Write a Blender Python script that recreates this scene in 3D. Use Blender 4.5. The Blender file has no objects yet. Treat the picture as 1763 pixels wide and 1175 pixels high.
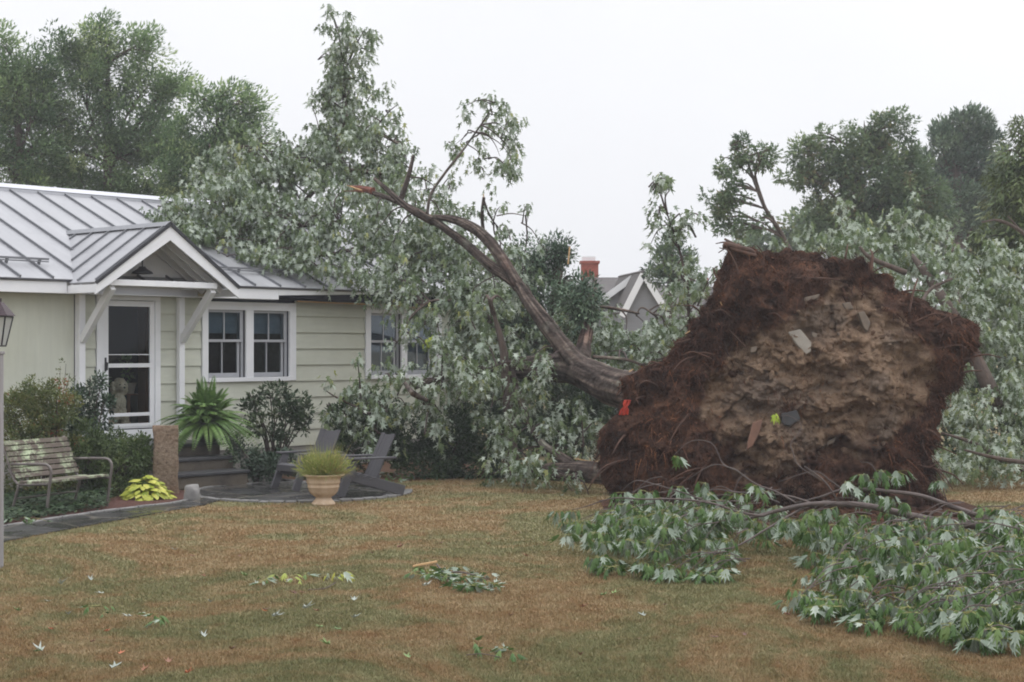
import bpy, bmesh, math, random
import numpy as np
from mathutils import Vector, Matrix, noise
random.seed(7)
RNG = np.random.default_rng(11)
SC = bpy.context.scene
COL = SC.collection
R = math.radians
HAZE = 0.0013
# ------------------------------------------------------------------ camera, world, sun, exposure
CAMZ, FPX = 2.15, 2700.0
cam_d = bpy.data.cameras.new('camera'); cam = bpy.data.objects.new('camera', cam_d); COL.objects.link(cam)
cam.location = (0, 0, CAMZ); cam.rotation_euler = (R(90), 0, 0)
cam_d.sensor_width = 36; cam_d.lens = 36 * FPX / 1763; cam_d.shift_y = 12.5 / 1763
cam_d.clip_start = 0.1; cam_d.clip_end = 3000
SC.camera = cam
world = bpy.data.worlds.new('World'); SC.world = world; world.use_nodes = True
SUN_EL, SUN_AZ = 48, 62            # sun behind thick cloud, ahead and to the right
wn, wl = world.node_tree.nodes, world.node_tree.links
bg = wn['Background']
sky = wn.new('ShaderNodeTexSky'); sky.sky_type = 'NISHITA'; sky.sun_disc = False
sky.sun_elevation = R(SUN_EL); sky.sun_rotation = R(SUN_AZ); sky.dust_density = 6; sky.air_density = 1
hs = wn.new('ShaderNodeHueSaturation'); hs.inputs['Saturation'].default_value = 0.35
wl.new(sky.outputs[0], hs.inputs['Color'])
mixw = wn.new('ShaderNodeMix'); mixw.data_type = 'RGBA'; mixw.inputs[0].default_value = 0.85
cl_tc = wn.new('ShaderNodeTexCoord'); cl_sp = wn.new('ShaderNodeSeparateXYZ')   # cloud cover: brighter overhead than at the horizon
wl.new(cl_tc.outputs['Generated'], cl_sp.inputs[0])
cl_rp = wn.new('ShaderNodeValToRGB'); wl.new(cl_sp.outputs[2], cl_rp.inputs[0])
cl_rp.color_ramp.elements[0].position = 0.0; cl_rp.color_ramp.elements[0].color = (0.405, 0.411, 0.432, 1)
cl_rp.color_ramp.elements[1].position = 1.0; cl_rp.color_ramp.elements[1].color = (1.10, 1.11, 1.15, 1)
e_ = cl_rp.color_ramp.elements.new(0.25); e_.color = (0.450, 0.453, 0.465, 1)
cl_mul = wn.new('ShaderNodeVectorMath'); cl_mul.operation = 'SCALE'; cl_mul.inputs['Scale'].default_value = 20.0
wl.new(cl_rp.outputs[0], cl_mul.inputs[0])
cl_no = wn.new('ShaderNodeTexNoise'); cl_no.inputs['Scale'].default_value = 2.2; cl_no.inputs['Detail'].default_value = 4; wl.new(cl_tc.outputs['Generated'], cl_no.inputs['Vector'])
cl_r2 = wn.new('ShaderNodeMapRange'); cl_r2.inputs[1].default_value = .3; cl_r2.inputs[2].default_value = .7; cl_r2.inputs[3].default_value = 19.2; cl_r2.inputs[4].default_value = 21.2; wl.new(cl_no.outputs['Fac'], cl_r2.inputs[0]); wl.new(cl_r2.outputs[0], cl_mul.inputs['Scale'])
wl.new(hs.outputs[0], mixw.inputs[6]); wl.new(cl_mul.outputs[0], mixw.inputs[7])
wl.new(mixw.outputs[2], bg.inputs['Color']); bg.inputs['Strength'].default_value = 0.1
sun_d = bpy.data.lights.new('sun', 'SUN'); sun_d.energy = 0.7; sun_d.angle = R(35); sun_d.color = (1, 0.97, 0.93)
sun = bpy.data.objects.new('sun', sun_d); COL.objects.link(sun)
_az = R(SUN_AZ)
sdir = Vector((math.sin(_az) * math.cos(R(SUN_EL)), math.cos(_az) * math.cos(R(SUN_EL)), math.sin(R(SUN_EL))))
sun.rotation_euler = sdir.to_track_quat('Z', 'Y').to_euler(); sun.location = (20, 20, 40)
SC.view_settings.view_transform = 'Standard'; SC.view_settings.look = 'None'
SC.view_settings.exposure = 0.32; SC.view_settings.gamma = 1.0
SC.cycles.max_bounces = 5; SC.cycles.diffuse_bounces = 3; SC.cycles.glossy_bounces = 2
SC.cycles.transmission_bounces = 3; SC.cycles.transparent_max_bounces = 8; SC.cycles.volume_bounces = 0
SC.cycles.filter_width = 1.9
SC.cycles.caustics_reflective = False; SC.cycles.caustics_refractive = False

# ------------------------------------------------------------------ helpers
def P(px, py, Y):
    return Vector(((px - 881.5) / FPX * Y, Y, CAMZ + (600 - py) / FPX * Y))
def G(px, py, z=0.0):
    Y = (CAMZ - z) * FPX / (py - 600)
    return Vector(((px - 881.5) / FPX * Y, Y, z))
def tag(o, label=None, cat=None, group=None, kind=None):
    if label: o['label'] = label
    if cat: o['category'] = cat
    if group: o['group'] = group
    if kind: o['kind'] = kind
    return o
def empty(name, loc, rz=0.0):
    o = bpy.data.objects.new(name, None); o.empty_display_size = 0.2; COL.objects.link(o)
    o.location = loc; o.rotation_euler = (0, 0, rz)
    return o
def copy_tree(o, parent=None):
    c = o.copy(); COL.objects.link(c); c.parent = parent
    for ch in [x for x in bpy.data.objects if x.parent == o and x is not c]: copy_tree(ch, c)
    return c
def link(name, me, mat, parent=None, loc=None):
    o = bpy.data.objects.new(name, me); COL.objects.link(o)
    if mat is not None:
        for m in (mat if isinstance(mat, (list, tuple)) else [mat]): me.materials.append(m)
    if parent is not None: o.parent = parent
    if loc is not None: o.location = loc
    return o
def catmull(pts, n=6):
    pts = [Vector(p) for p in pts]
    if len(pts) < 3: return pts
    out = []; q = [pts[0] * 2 - pts[1]] + pts + [pts[-1] * 2 - pts[-2]]
    for i in range(1, len(q) - 2):
        a, b, c, d = q[i - 1], q[i], q[i + 1], q[i + 2]
        for k in range(n):
            t = k / n
            out.append(0.5 * ((2 * b) + (c - a) * t + (2 * a - 5 * b + 4 * c - d) * t * t + (3 * b - 3 * c + d - a) * t ** 3))
    out.append(pts[-1]); return out
def lerp_list(r, n):
    if not isinstance(r, (list, tuple)): return [r] * n
    xs = np.linspace(0, len(r) - 1, n); return list(np.interp(xs, range(len(r)), r))

class MB:
    """collects shapes and links them as ONE mesh object"""
    def __init__(s): s.v = []; s.f = []; s.mi = []; s.cur = 0; s.tn = {}
    def _add(s, vs, fs):
        b = len(s.v); s.v += [tuple(x) for x in vs]; s.f += [tuple(i + b for i in f) for f in fs]; s.mi += [s.cur] * len(fs)
    def corners(s, c8):   # c8: 4 bottom (ccw), 4 top
        s._add(c8, [(3, 2, 1, 0), (4, 5, 6, 7), (0, 1, 5, 4), (1, 2, 6, 5), (2, 3, 7, 6), (3, 0, 4, 7)])
    def box(s, x0, x1, y0, y1, z0, z1):
        s.corners([(x0, y0, z0), (x1, y0, z0), (x1, y1, z0), (x0, y1, z0), (x0, y0, z1), (x1, y0, z1), (x1, y1, z1), (x0, y1, z1)])
    def beam(s, a, b, w, h, up=(0, 0, 1)):   # rectangular bar between two points: w sideways, h along up
        a, b = Vector(a), Vector(b); d = (b - a).normalized(); sd = d.cross(Vector(up))
        if sd.length < 1e-4: sd = d.cross(Vector((1, 0, 0)))
        sd.normalize(); u = sd.cross(d).normalized(); sd *= w / 2; u *= h / 2
        s.corners([a - sd - u, a + sd - u, b + sd - u, b - sd - u, a - sd + u, a + sd + u, b + sd + u, b - sd + u])
    def tube(s, pts, r, n=8, cap=True, smooth=0, wob=0.0, fur=0.0):
        pts = [Vector(p) for p in pts]
        if smooth: pts = catmull(pts, smooth)
        rs = lerp_list(r, len(pts)); rings = []; prev = None; run = 0.0
        for i, p in enumerate(pts):
            d = (pts[min(i + 1, len(pts) - 1)] - pts[max(i - 1, 0)])
            if d.length < 1e-9: d = Vector((0, 0, 1))
            d.normalize()
            if prev is None:
                prev = d.orthogonal().normalized()
            prev = (prev - d * prev.dot(d))
            if prev.length < 1e-6: prev = d.orthogonal()
            prev.normalize(); bi = d.cross(prev)
            ring = []; run += (p - pts[i - 1]).length if i else 0
            for k in range(n):
                a = 2 * math.pi * k / n; rr = rs[i]
                if wob: rr *= 1 + wob * noise.noise(Vector((p.x * 3 + math.cos(a) * 1.3, p.y * 3 + math.sin(a) * 1.3, p.z * 3)))
                if fur:
                    g_ = noise.noise(Vector((math.cos(a) * 6.5 + .3 * math.sin(run * 3), math.sin(a) * 6.5, run * 1.3))) + .6 * noise.noise(Vector((math.cos(a) * 13, math.sin(a) * 13, run * 2.6))); rr *= 1 + fur * g_; s.tn[len(s.v) + i * n + k] = .5 + .62 * g_
                ring.append(p + (prev * math.cos(a) + bi * math.sin(a)) * rr)
            rings.append(ring)
        vs = [x for r_ in rings for x in r_]; fs = []
        for i in range(len(rings) - 1):
            for k in range(n):
                fs.append((i * n + k, i * n + (k + 1) % n, (i + 1) * n + (k + 1) % n, (i + 1) * n + k))
        if cap:
            fs.append(tuple(range(n - 1, -1, -1))); m = (len(rings) - 1) * n; fs.append(tuple(m + k for k in range(n)))
        s._add(vs, fs)
    def lathe(s, prof, c=(0, 0, 0), n=32):
        vs = []; fs = []
        for r, z in prof:
            for k in range(n):
                a = 2 * math.pi * k / n; vs.append((c[0] + r * math.cos(a), c[1] + r * math.sin(a), c[2] + z))
        for i in range(len(prof) - 1):
            for k in range(n): fs.append((i * n + k, i * n + (k + 1) % n, (i + 1) * n + (k + 1) % n, (i + 1) * n + k))
        s._add(vs, fs)
    def prism(s, poly, z0, z1):
        n = len(poly); vs = [(p[0], p[1], z0) for p in poly] + [(p[0], p[1], z1) for p in poly]
        s._add(vs, [tuple(range(n - 1, -1, -1)), tuple(range(n, 2 * n))] + [(i, (i + 1) % n, n + (i + 1) % n, n + i) for i in range(n)])
    def quadprism(s, a, b, c, d, t):   # slab from 4 corners (top face), thickness t downwards along its normal
        a, b, c, d = map(Vector, (a, b, c, d)); nrm = (b - a).cross(d - a).normalized() * t
        s.corners([a - nrm, b - nrm, c - nrm, d - nrm, a, b, c, d])
    def build(s, name, mat, parent=None, smooth=False, off=None, bevel=0.0):
        me = bpy.data.meshes.new(name)
        v = s.v
        if off is not None: v = [(x - off[0], y - off[1], z - off[2]) for x, y, z in v]
        me.from_pydata(v, [], s.f); me.update()
        if s.tn:
            at = me.attributes.new('tone', 'FLOAT', 'POINT'); at.data.foreach_set('value', [s.tn.get(i, .5) for i in range(len(v))])
        if isinstance(mat, (list, tuple)): me.polygons.foreach_set('material_index', s.mi)
        if smooth: me.polygons.foreach_set('use_smooth', [True] * len(me.polygons))
        o = link(name, me, mat, parent)
        if bevel:
            b = o.modifiers.new('bevel', 'BEVEL'); b.width = bevel; b.segments = 2; b.limit_method = 'ANGLE'
        return o

def np_mesh(name, verts, tris, mat, parent=None, tone=None, smooth=False, loc=None):
    """big mesh of triangles / quads from arrays; tone = per-vertex float attribute"""
    verts = np.asarray(verts, np.float32); tris = np.asarray(tris, np.int32); k = tris.shape[1]
    me = bpy.data.meshes.new(name)
    me.vertices.add(len(verts)); me.vertices.foreach_set('co', verts.ravel())
    me.loops.add(tris.size); me.loops.foreach_set('vertex_index', tris.ravel())
    me.polygons.add(len(tris)); me.polygons.foreach_set('loop_start', np.arange(0, tris.size, k, dtype=np.int32))
    me.polygons.foreach_set('loop_total', np.full(len(tris), k, np.int32))
    if smooth: me.polygons.foreach_set('use_smooth', np.ones(len(tris), bool))
    if tone is not None:
        at = me.attributes.new('tone', 'FLOAT', 'POINT'); at.data.foreach_set('value', np.asarray(tone, np.float32))
    me.update(calc_edges=True); me.validate()
    return link(name, me, mat, parent, loc)

def unit(a): return a / np.maximum(np.linalg.norm(a, axis=1, keepdims=True), 1e-9)
def rsph(n): return unit(RNG.normal(size=(n, 3)))

# leaf outlines: verts (x side, y along, z out) + triangles
def _maple():
    half = [(0.04, 0.02), (0.30, 0.10), (0.13, 0.27), (0.40, 0.66), (0.10, 0.50), (0.0, 1.0)]
    out = [(0, 0)] + half + [(-x, y) for x, y in half[-2::-1]]
    v = [(0, 0.33, 0.0)] + [(x, y, -0.55 * abs(x) - 0.26 * y * y) for x, y in out]
    n = len(out); f = [(0, 1 + i, 1 + (i + 1) % n) for i in range(n)]
    return np.array(v, float), np.array(f)
def _wilt():
    half = [(0.10, 0.05), (0.27, 0.46), (0.13, 0.38), (0.27, 0.84), (0.07, 0.56), (0.0, 1.0)]
    out = [(0, 0)] + half + [(-x, y) for x, y in half[-2::-1]]
    v = [(0, 0.33, 0.02)] + [(x, y, -0.62 * abs(x) - 0.20 * y * y) for x, y in out]; n = len(out)
    return np.array(v, float), np.array([(0, 1 + i, 1 + (i + 1) % n) for i in range(n)])
MAPLE = _maple(); WILT = _wilt()
MAPLE3 = (np.array([(0, 0, 0), (0.36, 0.50, -.18), (0.13, 0.44, -.08), (0, 1.0, -.24), (-0.13, 0.44, -.08), (-0.36, 0.50, -.18)], float),
          np.array([(0, 1, 2), (0, 2, 3), (0, 3, 4), (0, 4, 5)]))
OVAL = (np.array([(0, 0, 0), (0.24, 0.45, -.08), (0, 1.0, -.12), (-0.24, 0.45, -.08), (0, .45, 0.03)], float),
        np.array([(0, 1, 4), (1, 2, 4), (2, 3, 4), (3, 0, 4)]))
DIAM = (np.array([(0, 0, 0), (0.30, 0.5, -.06), (0, 1.0, -.1), (-0.30, 0.5, -.06)], float), np.array([(0, 1, 2), (0, 2, 3)]))
FEATH = (np.array([(0, 0, 0), (0.17, 0.4, -.03), (0, 1.0, -.08), (-0.17, 0.4, -.03)], float), np.array([(0, 1, 2), (0, 2, 3)]))
SLIM = (np.array([(0, 0, 0), (0.10, 0.4, -.02), (0, 1.0, -.06), (-0.10, 0.4, -.02)], float), np.array([(0, 1, 2), (0, 2, 3)]))

def leaf_arrays(pos, axis, nrm, size, tone, tmpl):
    tv, tf = tmpl; n = len(pos); axis = unit(axis); nrm = unit(nrm - axis * np.sum(nrm * axis, 1, keepdims=True)); side = np.cross(axis, nrm)
    v = pos[:, None, :] + size[:, None, None] * (tv[None, :, 0, None] * side[:, None, :] + tv[None, :, 1, None] * axis[:, None, :] + tv[None, :, 2, None] * nrm[:, None, :])
    f = tf[None] + (np.arange(n) * len(tv))[:, None, None]
    return v.reshape(-1, 3), f.reshape(-1, 3), np.repeat(tone, len(tv))
def leaves(name, pos, axis, nrm, size, tone, tmpl, mat, parent=None, off=None):
    v, f, t = leaf_arrays(pos, axis, nrm, size, tone, tmpl)
    if off is not None: v = v - np.array(off)[None]
    return np_mesh(name, v, f, mat, parent, t)
def ribbons(name, base, dirs, length, width, droop, segs, mat, parent=None, tone=None, off=None, taper=1.0, face=None):
    """thin strips that start at base along dirs and bend down by droop"""
    n = len(base); dirs = unit(dirs)
    side = np.cross(dirs, rsph(n)) if face is None else np.cross(dirs, face)
    side = unit(side); vs = []
    for k in range(segs + 1):
        t = k / segs
        c = base + dirs * (length * t)[:, None]; c = c.copy(); c[:, 2] -= droop * length * t * t
        w = width * (1 - taper * t) + 1e-4
        vs.append(c - side * (w / 2)[:, None]); vs.append(c + side * (w / 2)[:, None])
    V = np.stack(vs, 1).reshape(-1, 3); m = 2 * (segs + 1)
    fs = np.array([(2 * k, 2 * k + 1, 2 * k + 3, 2 * k + 2) for k in range(segs)])
    F = (fs[None] + (np.arange(n) * m)[:, None, None]).reshape(-1, 4)
    if off is not None: V = V - np.array(off)[None]
    return np_mesh(name, V, F, mat, parent, None if tone is None else np.repeat(tone, m))
def in_poly(x, y, poly):
    ins = np.zeros(len(x), bool); n = len(poly)
    for i in range(n):
        x0, y0 = poly[i][0], poly[i][1]; x1, y1 = poly[(i + 1) % n][0], poly[(i + 1) % n][1]
        c = ((y0 > y) != (y1 > y)) & (x < (x1 - x0) * (y - y0) / ((y1 - y0) if abs(y1 - y0) > 1e-9 else 1e-9) + x0)
        ins ^= c
    return ins

# ------------------------------------------------------------------ materials
class NT:
    def __init__(s, name):
        s.m = bpy.data.materials.new(name); s.m.use_nodes = True; s.t = s.m.node_tree; s.n = s.t.nodes; s.l = s.t.links
        s.b = s.n['Principled BSDF']; s.out = s.n['Material Output']
    def add(s, typ, **kw):
        x = s.n.new(typ)
        for k, v in kw.items(): setattr(x, k, v)
        return x
    def coord(s, kind='Object', scale=(1, 1, 1), rot=(0, 0, 0)):
        if kind == 'World': src = s.add('ShaderNodeNewGeometry').outputs['Position']
        else: src = s.add('ShaderNodeTexCoord').outputs[kind]
        mp = s.add('ShaderNodeMapping'); mp.inputs['Scale'].default_value = scale; mp.inputs['Rotation'].default_value = rot
        s.l.new(src, mp.inputs[0]); return mp.outputs[0]
    def noise(s, vec, scale, detail=4, rough=0.55, dist=0.0):
        x = s.add('ShaderNodeTexNoise'); x.inputs['Scale'].default_value = scale; x.inputs['Detail'].default_value = detail
        x.inputs['Roughness'].default_value = rough; x.inputs['Distortion'].default_value = dist; s.l.new(vec, x.inputs['Vector']); return x.outputs['Fac']
    def ramp(s, fac, stops, interp='LINEAR'):
        x = s.add('ShaderNodeValToRGB'); e = x.color_ramp.elements; x.color_ramp.interpolation = interp
        while len(e) < len(stops): e.new(0.5)
        for i, (p, c) in enumerate(stops):
            e[i].position = p; e[i].color = (c[0], c[1], c[2], 1) if isinstance(c, (tuple, list)) else (c, c, c, 1)
        s.l.new(fac, x.inputs[0]); return x.outputs[0]
    def mix(s, fac, a, b, mode='MIX'):
        x = s.add('ShaderNodeMix', data_type='RGBA', blend_type=mode)
        for inp, v in ((x.inputs[0], fac), (x.inputs[6], a), (x.inputs[7], b)):
            if isinstance(v, (int, float)): inp.default_value = v
            elif isinstance(v, (tuple, list)): inp.default_value = (v[0], v[1], v[2], 1)
            else: s.l.new(v, inp)
        return x.outputs[2]
    def bump(s, h, strength=0.4, dist=0.02):
        x = s.add('ShaderNodeBump'); x.inputs['Strength'].default_value = strength; x.inputs['Distance'].default_value = dist
        s.l.new(h, x.inputs['Height']); s.l.new(x.outputs[0], s.b.inputs['Normal']); return x
    def base(s, c, rough=0.7, metal=0.0, spec=0.5):
        if isinstance(c, (tuple, list)): s.b.inputs['Base Color'].default_value = (c[0], c[1], c[2], 1)
        else: s.l.new(c, s.b.inputs['Base Color'])
        if isinstance(rough, (int, float)): s.b.inputs['Roughness'].default_value = rough
        else: s.l.new(rough, s.b.inputs['Roughness'])
        s.b.inputs['Metallic'].default_value = metal; s.b.inputs['Specular IOR Level'].default_value = spec
        return s.m
def simple(name, c1, c2=None, scale=6.0, rough=0.7, bump=0.15, bscale=40.0, metal=0.0, spec=0.4, coords='Object', stretch=(1, 1, 1), bd=0.01):
    t = NT(name); v = t.coord(coords, stretch)
    c2 = c2 or tuple(x * 0.8 for x in c1)
    col = t.ramp(t.noise(v, scale, 5, 0.6), [(0.3, c1), (0.7, c2)])
    if bump: t.bump(t.noise(v, bscale, 4), bump, bd)
    return t.base(col, rough, metal, spec)
def leafmat(name, stops, under=None, trans=0.25, rough=0.5, spec=0.3):
    """foliage: 'tone' picks the leaf's own colour; the leaf's underside has its own colour when given"""
    t = NT(name); at = t.add('ShaderNodeAttribute', attribute_name='tone')
    col = t.ramp(at.outputs['Fac'], stops)
    if under is not None:
        gm = t.add('ShaderNodeNewGeometry'); ucol = t.ramp(at.outputs['Fac'], under); col = t.mix(gm.outputs['Backfacing'], col, ucol)
    m = t.base(col, rough, 0, spec)
    if trans:
        tr = t.add('ShaderNodeBsdfTranslucent'); t.l.new(col, tr.inputs['Color'])
        mx = t.add('ShaderNodeMixShader'); mx.inputs[0].default_value = trans
        t.l.new(t.b.outputs[0], mx.inputs[1]); t.l.new(tr.outputs[0], mx.inputs[2]); t.l.new(mx.outputs[0], t.out.inputs['Surface'])
    return m
def grassy(name, blade):
    t = NT(name); v = t.coord('World')
    n1 = t.noise(v, 0.42, 6, 0.72, 1.0); n2 = t.noise(v, 2.4, 3, 0.6); n3 = t.noise(v, 9.0, 3, 0.6)
    dry = t.ramp(n2, [(0.25, (0.235, 0.125, 0.056)), (0.5, (0.282, 0.190, 0.100)), (0.75, (0.345, 0.265, 0.158))])
    grn = t.ramp(n2, [(0.3, (0.122, 0.132, 0.056)), (0.7, (0.222, 0.218, 0.110))])
    f = t.ramp(n1, [(0.46, 0.0), (0.56, 1.0)])
    f2 = t.mix(0.30, f, t.ramp(n3, [(0.35, 0.0), (0.65, 1.0)]))
    col = t.mix(f2, dry, grn)
    if blade:
        at = t.add('ShaderNodeAttribute', attribute_name='tone')
        col = t.mix(t.ramp(at.outputs['Fac'], [(0.0, 0.0), (1.0, 0.34)]), col, t.mix(f2, (0.32, 0.235, 0.14), (0.20, 0.215, 0.11)))
    else:
        col = t.mix(0.25, col, (0.13, 0.095, 0.055))
    t.bump(t.noise(v, 60, 4), 0.3, 0.02)
    return t.base(col, 0.85, 0, 0.15)
M = {}
M['lawn'] = grassy('lawn_soil', False); M['blade'] = grassy('grass_blade', True)
M['white'] = simple('white_paint', (0.80, 0.81, 0.83), (0.74, 0.75, 0.78), 3, 0.5, 0.06, 60)
M['gray_sash'] = simple('grey_sash', (0.42, 0.43, 0.46), (0.38, 0.39, 0.42), 5, 0.5, 0.04, 60)
# ------------------------------------------------------------------ materials of the house
def wallmat(name, vertical):
    t = NT(name); v = t.coord('Object')
    c = t.ramp(t.noise(t.coord('Object', (1.2, 1.2, 9) if not vertical else (9, 9, .8)), 1.6, 4), [(0.3, (0.575, 0.590, 0.505)), (0.7, (0.535, 0.550, 0.475))])
    grime = t.ramp(t.noise(v, 0.9, 5, 0.65), [(0.42, (1, 1, 1)), (0.8, (0.84, 0.84, 0.79))])
    c = t.mix(1.0, c, grime, 'MULTIPLY')
    t.bump(t.noise(t.coord('Object', (60, 60, 3)), 3, 3), 0.25, 0.006)
    return t.base(c, 0.7, 0, 0.25)
M['siding'] = wallmat('sage_siding', False); M['boards'] = wallmat('sage_vertical_boards', True)
def roofmat():
    t = NT('grey_standing_seam_metal'); v = t.coord('Object')
    st = t.noise(t.coord('Object', (3.2, 0.25, 0.25)), 1.7, 5, 0.65)
    c = t.ramp(st, [(0.25, (0.265, 0.268, 0.285)), (0.55, (0.33, 0.333, 0.35)), (0.8, (0.39, 0.393, 0.41))])
    c = t.mix(t.ramp(t.noise(v, 2.3, 6, 0.7), [(0.52, 0.0), (0.78, 0.6)]), c, (0.24, 0.243, 0.255))
    t.bump(t.noise(v, 1.5, 3), 0.12, 0.05)
    return t.base(c, t.ramp(st, [(0.3, 0.42), (0.7, 0.6)]), 0.35, 0.5)
M['roof'] = roofmat()
M['ridge'] = simple('pale_ridge_metal', (0.52, 0.53, 0.57), (0.46, 0.47, 0.51), 2, 0.45, 0.05, 30, 0.2)
M['metal_dark'] = simple('dark_metal', (0.045, 0.047, 0.055), (0.03, 0.03, 0.035), 8, 0.5, 0.08, 60, 0.3)
M['seam'] = simple('seam_metal', (0.20, 0.205, 0.22), (0.17, 0.175, 0.19), 3, 0.5, 0.05, 30, 0.35)
M['tar'] = simple('black_underlay', (0.009, 0.010, 0.016), (0.014, 0.014, 0.020), 4, 0.9, 0.3, 12, spec=.1)
M['raw_wood'] = simple('torn_wood', (0.62, 0.42, 0.22), (0.50, 0.30, 0.15), 9, 0.8, 0.4, 40, stretch=(4, 4, 1))
M['brown_wood'] = simple('brown_wood', (0.30, 0.11, 0.05), (0.22, 0.075, 0.035), 4, 0.5, 0.2, 30, stretch=(8, 8, 1))
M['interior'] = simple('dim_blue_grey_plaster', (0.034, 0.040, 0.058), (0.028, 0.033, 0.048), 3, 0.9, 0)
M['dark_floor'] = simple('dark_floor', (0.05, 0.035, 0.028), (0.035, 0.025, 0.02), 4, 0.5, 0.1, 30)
M['concrete'] = simple('concrete', (0.30, 0.29, 0.27), (0.22, 0.215, 0.20), 3, 0.9, 0.4, 25)
M['blind'] = simple('grey_blind', (0.17, 0.195, 0.215), (0.15, 0.175, 0.195), 2, 0.9, 0.1, 90, stretch=(1, 1, 6))
def glassmat(name='window_glass', ior=1.33):
    t = NT(name); t.n.remove(t.b)
    gl = t.add('ShaderNodeBsdfGlossy'); gl.inputs['Roughness'].default_value = 0.02; gl.inputs['Color'].default_value = (1, 1, 1, 1)
    tr = t.add('ShaderNodeBsdfTransparent'); tr.inputs['Color'].default_value = (0.80, 0.87, 0.92, 1)
    fr = t.add('ShaderNodeFresnel'); fr.inputs['IOR'].default_value = ior
    mx = t.add('ShaderNodeMixShader'); t.l.new(fr.outputs[0], mx.inputs[0]); t.l.new(tr.outputs[0], mx.inputs[1]); t.l.new(gl.outputs[0], mx.inputs[2])
    t.l.new(mx.outputs[0], t.out.inputs['Surface']); return t.m
M['glass'] = glassmat(); M['screen'] = glassmat('door_screen', 1.2)
def slate(name, c1, c2, wet):
    t = NT(name); v = t.coord('World')
    c = t.ramp(t.noise(v, 3.0, 6, 0.65), [(0.3, c1), (0.7, c2)])
    vo = t.add('ShaderNodeTexVoronoi', feature='F1'); vo.inputs['Scale'].default_value = 1.0; t.l.new(v, vo.inputs['Vector'])
    c = t.mix(0.45, c, t.mix(1.0, c, t.ramp(vo.outputs['Color'], [(0.2, (0.55, 0.55, 0.58)), (0.8, (1.6, 1.55, 1.45))]), 'MULTIPLY'))
    ed = t.add('ShaderNodeTexVoronoi', feature='DISTANCE_TO_EDGE'); ed.inputs['Scale'].default_value = 1.0; t.l.new(v, ed.inputs['Vector'])
    j = t.ramp(ed.outputs['Distance'], [(0.012, 1.0), (0.03, 0.0)])
    c = t.mix(j, c, (0.10, 0.09, 0.075))
    h = t.mix(0.3, t.noise(v, 14, 5), j, 'SUBTRACT'); t.bump(h, 0.25, 0.015)
    rg = t.ramp(t.noise(v, 1.6, 4), [(0.4, 0.12 if wet else 0.6), (0.62, 0.45 if wet else 0.8)])
    return t.base(c, rg, 0, 0.22)
M['flag'] = slate('wet_flagstone', (0.020, 0.021, 0.023), (0.045, 0.044, 0.043), True)
M['step'] = simple('step_stone', (0.115, 0.095, 0.070), (0.055, 0.048, 0.042), 3.5, 0.75, 0.6, 18, bd=0.02)
M['tread'] = simple('bluestone_tread', (0.060, 0.062, 0.066), (0.04, 0.04, 0.044), 4, 0.4, 0.3, 20)

# ------------------------------------------------------------------ the house (local x along the wall, -y outwards)
TH = math.atan(1.102)
house = empty('house', (0, 32.4, 0), TH)
tag(house, 'sage green one storey cottage with grey standing seam metal roof and gabled entry', 'house')
_ct, _st = math.cos(TH), math.sin(TH)
def HW(u, n, z): return Vector((_ct * u + _st * n, 32.4 + _st * u - _ct * n, z))
def HL(p): d = (p[0], p[1] - 32.4); return (_ct * d[0] + _st * d[1], _st * d[0] - _ct * d[1])   # -> u, n
def h(u, n, z): return (u, -n, z)
def hbox(m, u0, u1, n0, n1, z0, z1): m.box(u0, u1, -n1, -n0, z0, z1)
UL, UR, ND, NF = -16.0, -1.5, -8.0, 0.0
EZ, PITCH, EN, RN = 3.22, 0.42, 0.34, -4.0
RZ = EZ + PITCH * (EN - RN)
def roofz(n): return EZ + PITCH * (EN - n) if n > RN else RZ - PITCH * (RN - n)
OPEN = [(-9.84, -8.78, 0.86, 2.93), (-7.73, -5.945, 1.64, 2.82), (-3.99, -2.25, 1.64, 2.82)]
# wall core with openings
m = MB(); edges = [UL] + [x for o in OPEN for x in o[:2]] + [UR]
for i in range(0, len(edges), 2): hbox(m, edges[i], edges[i + 1], -0.12, 0, 0.45, 3.02)
for a, b, z0, z1 in OPEN:
    if z0 > 0.5: hbox(m, a, b, -0.12, 0, 0.45, z0)
    hbox(m, a, b, -0.12, 0, z1, 3.02)
hbox(m, UL, UL + .12, ND, -0.12, 0.45, 3.02); hbox(m, UR - .12, UR, ND, -0.12, 0.45, 3.02); hbox(m, UL + .12, UR - .12, ND, ND + .12, 0.45, 3.02)
for uu in (UL, UR - .12):   # gable ends
    a = [h(uu, 0, 3.02), h(uu, ND, 3.02), h(uu, RN, RZ - 0.12)]; b = [(x + .12, y, z) for x, y, z in a]
    m._add(a + b, [(0, 1, 2), (5, 4, 3), (0, 2, 5, 3), (1, 4, 5, 2)])
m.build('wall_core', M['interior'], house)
m = MB(); z0 = 0.405
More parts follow.
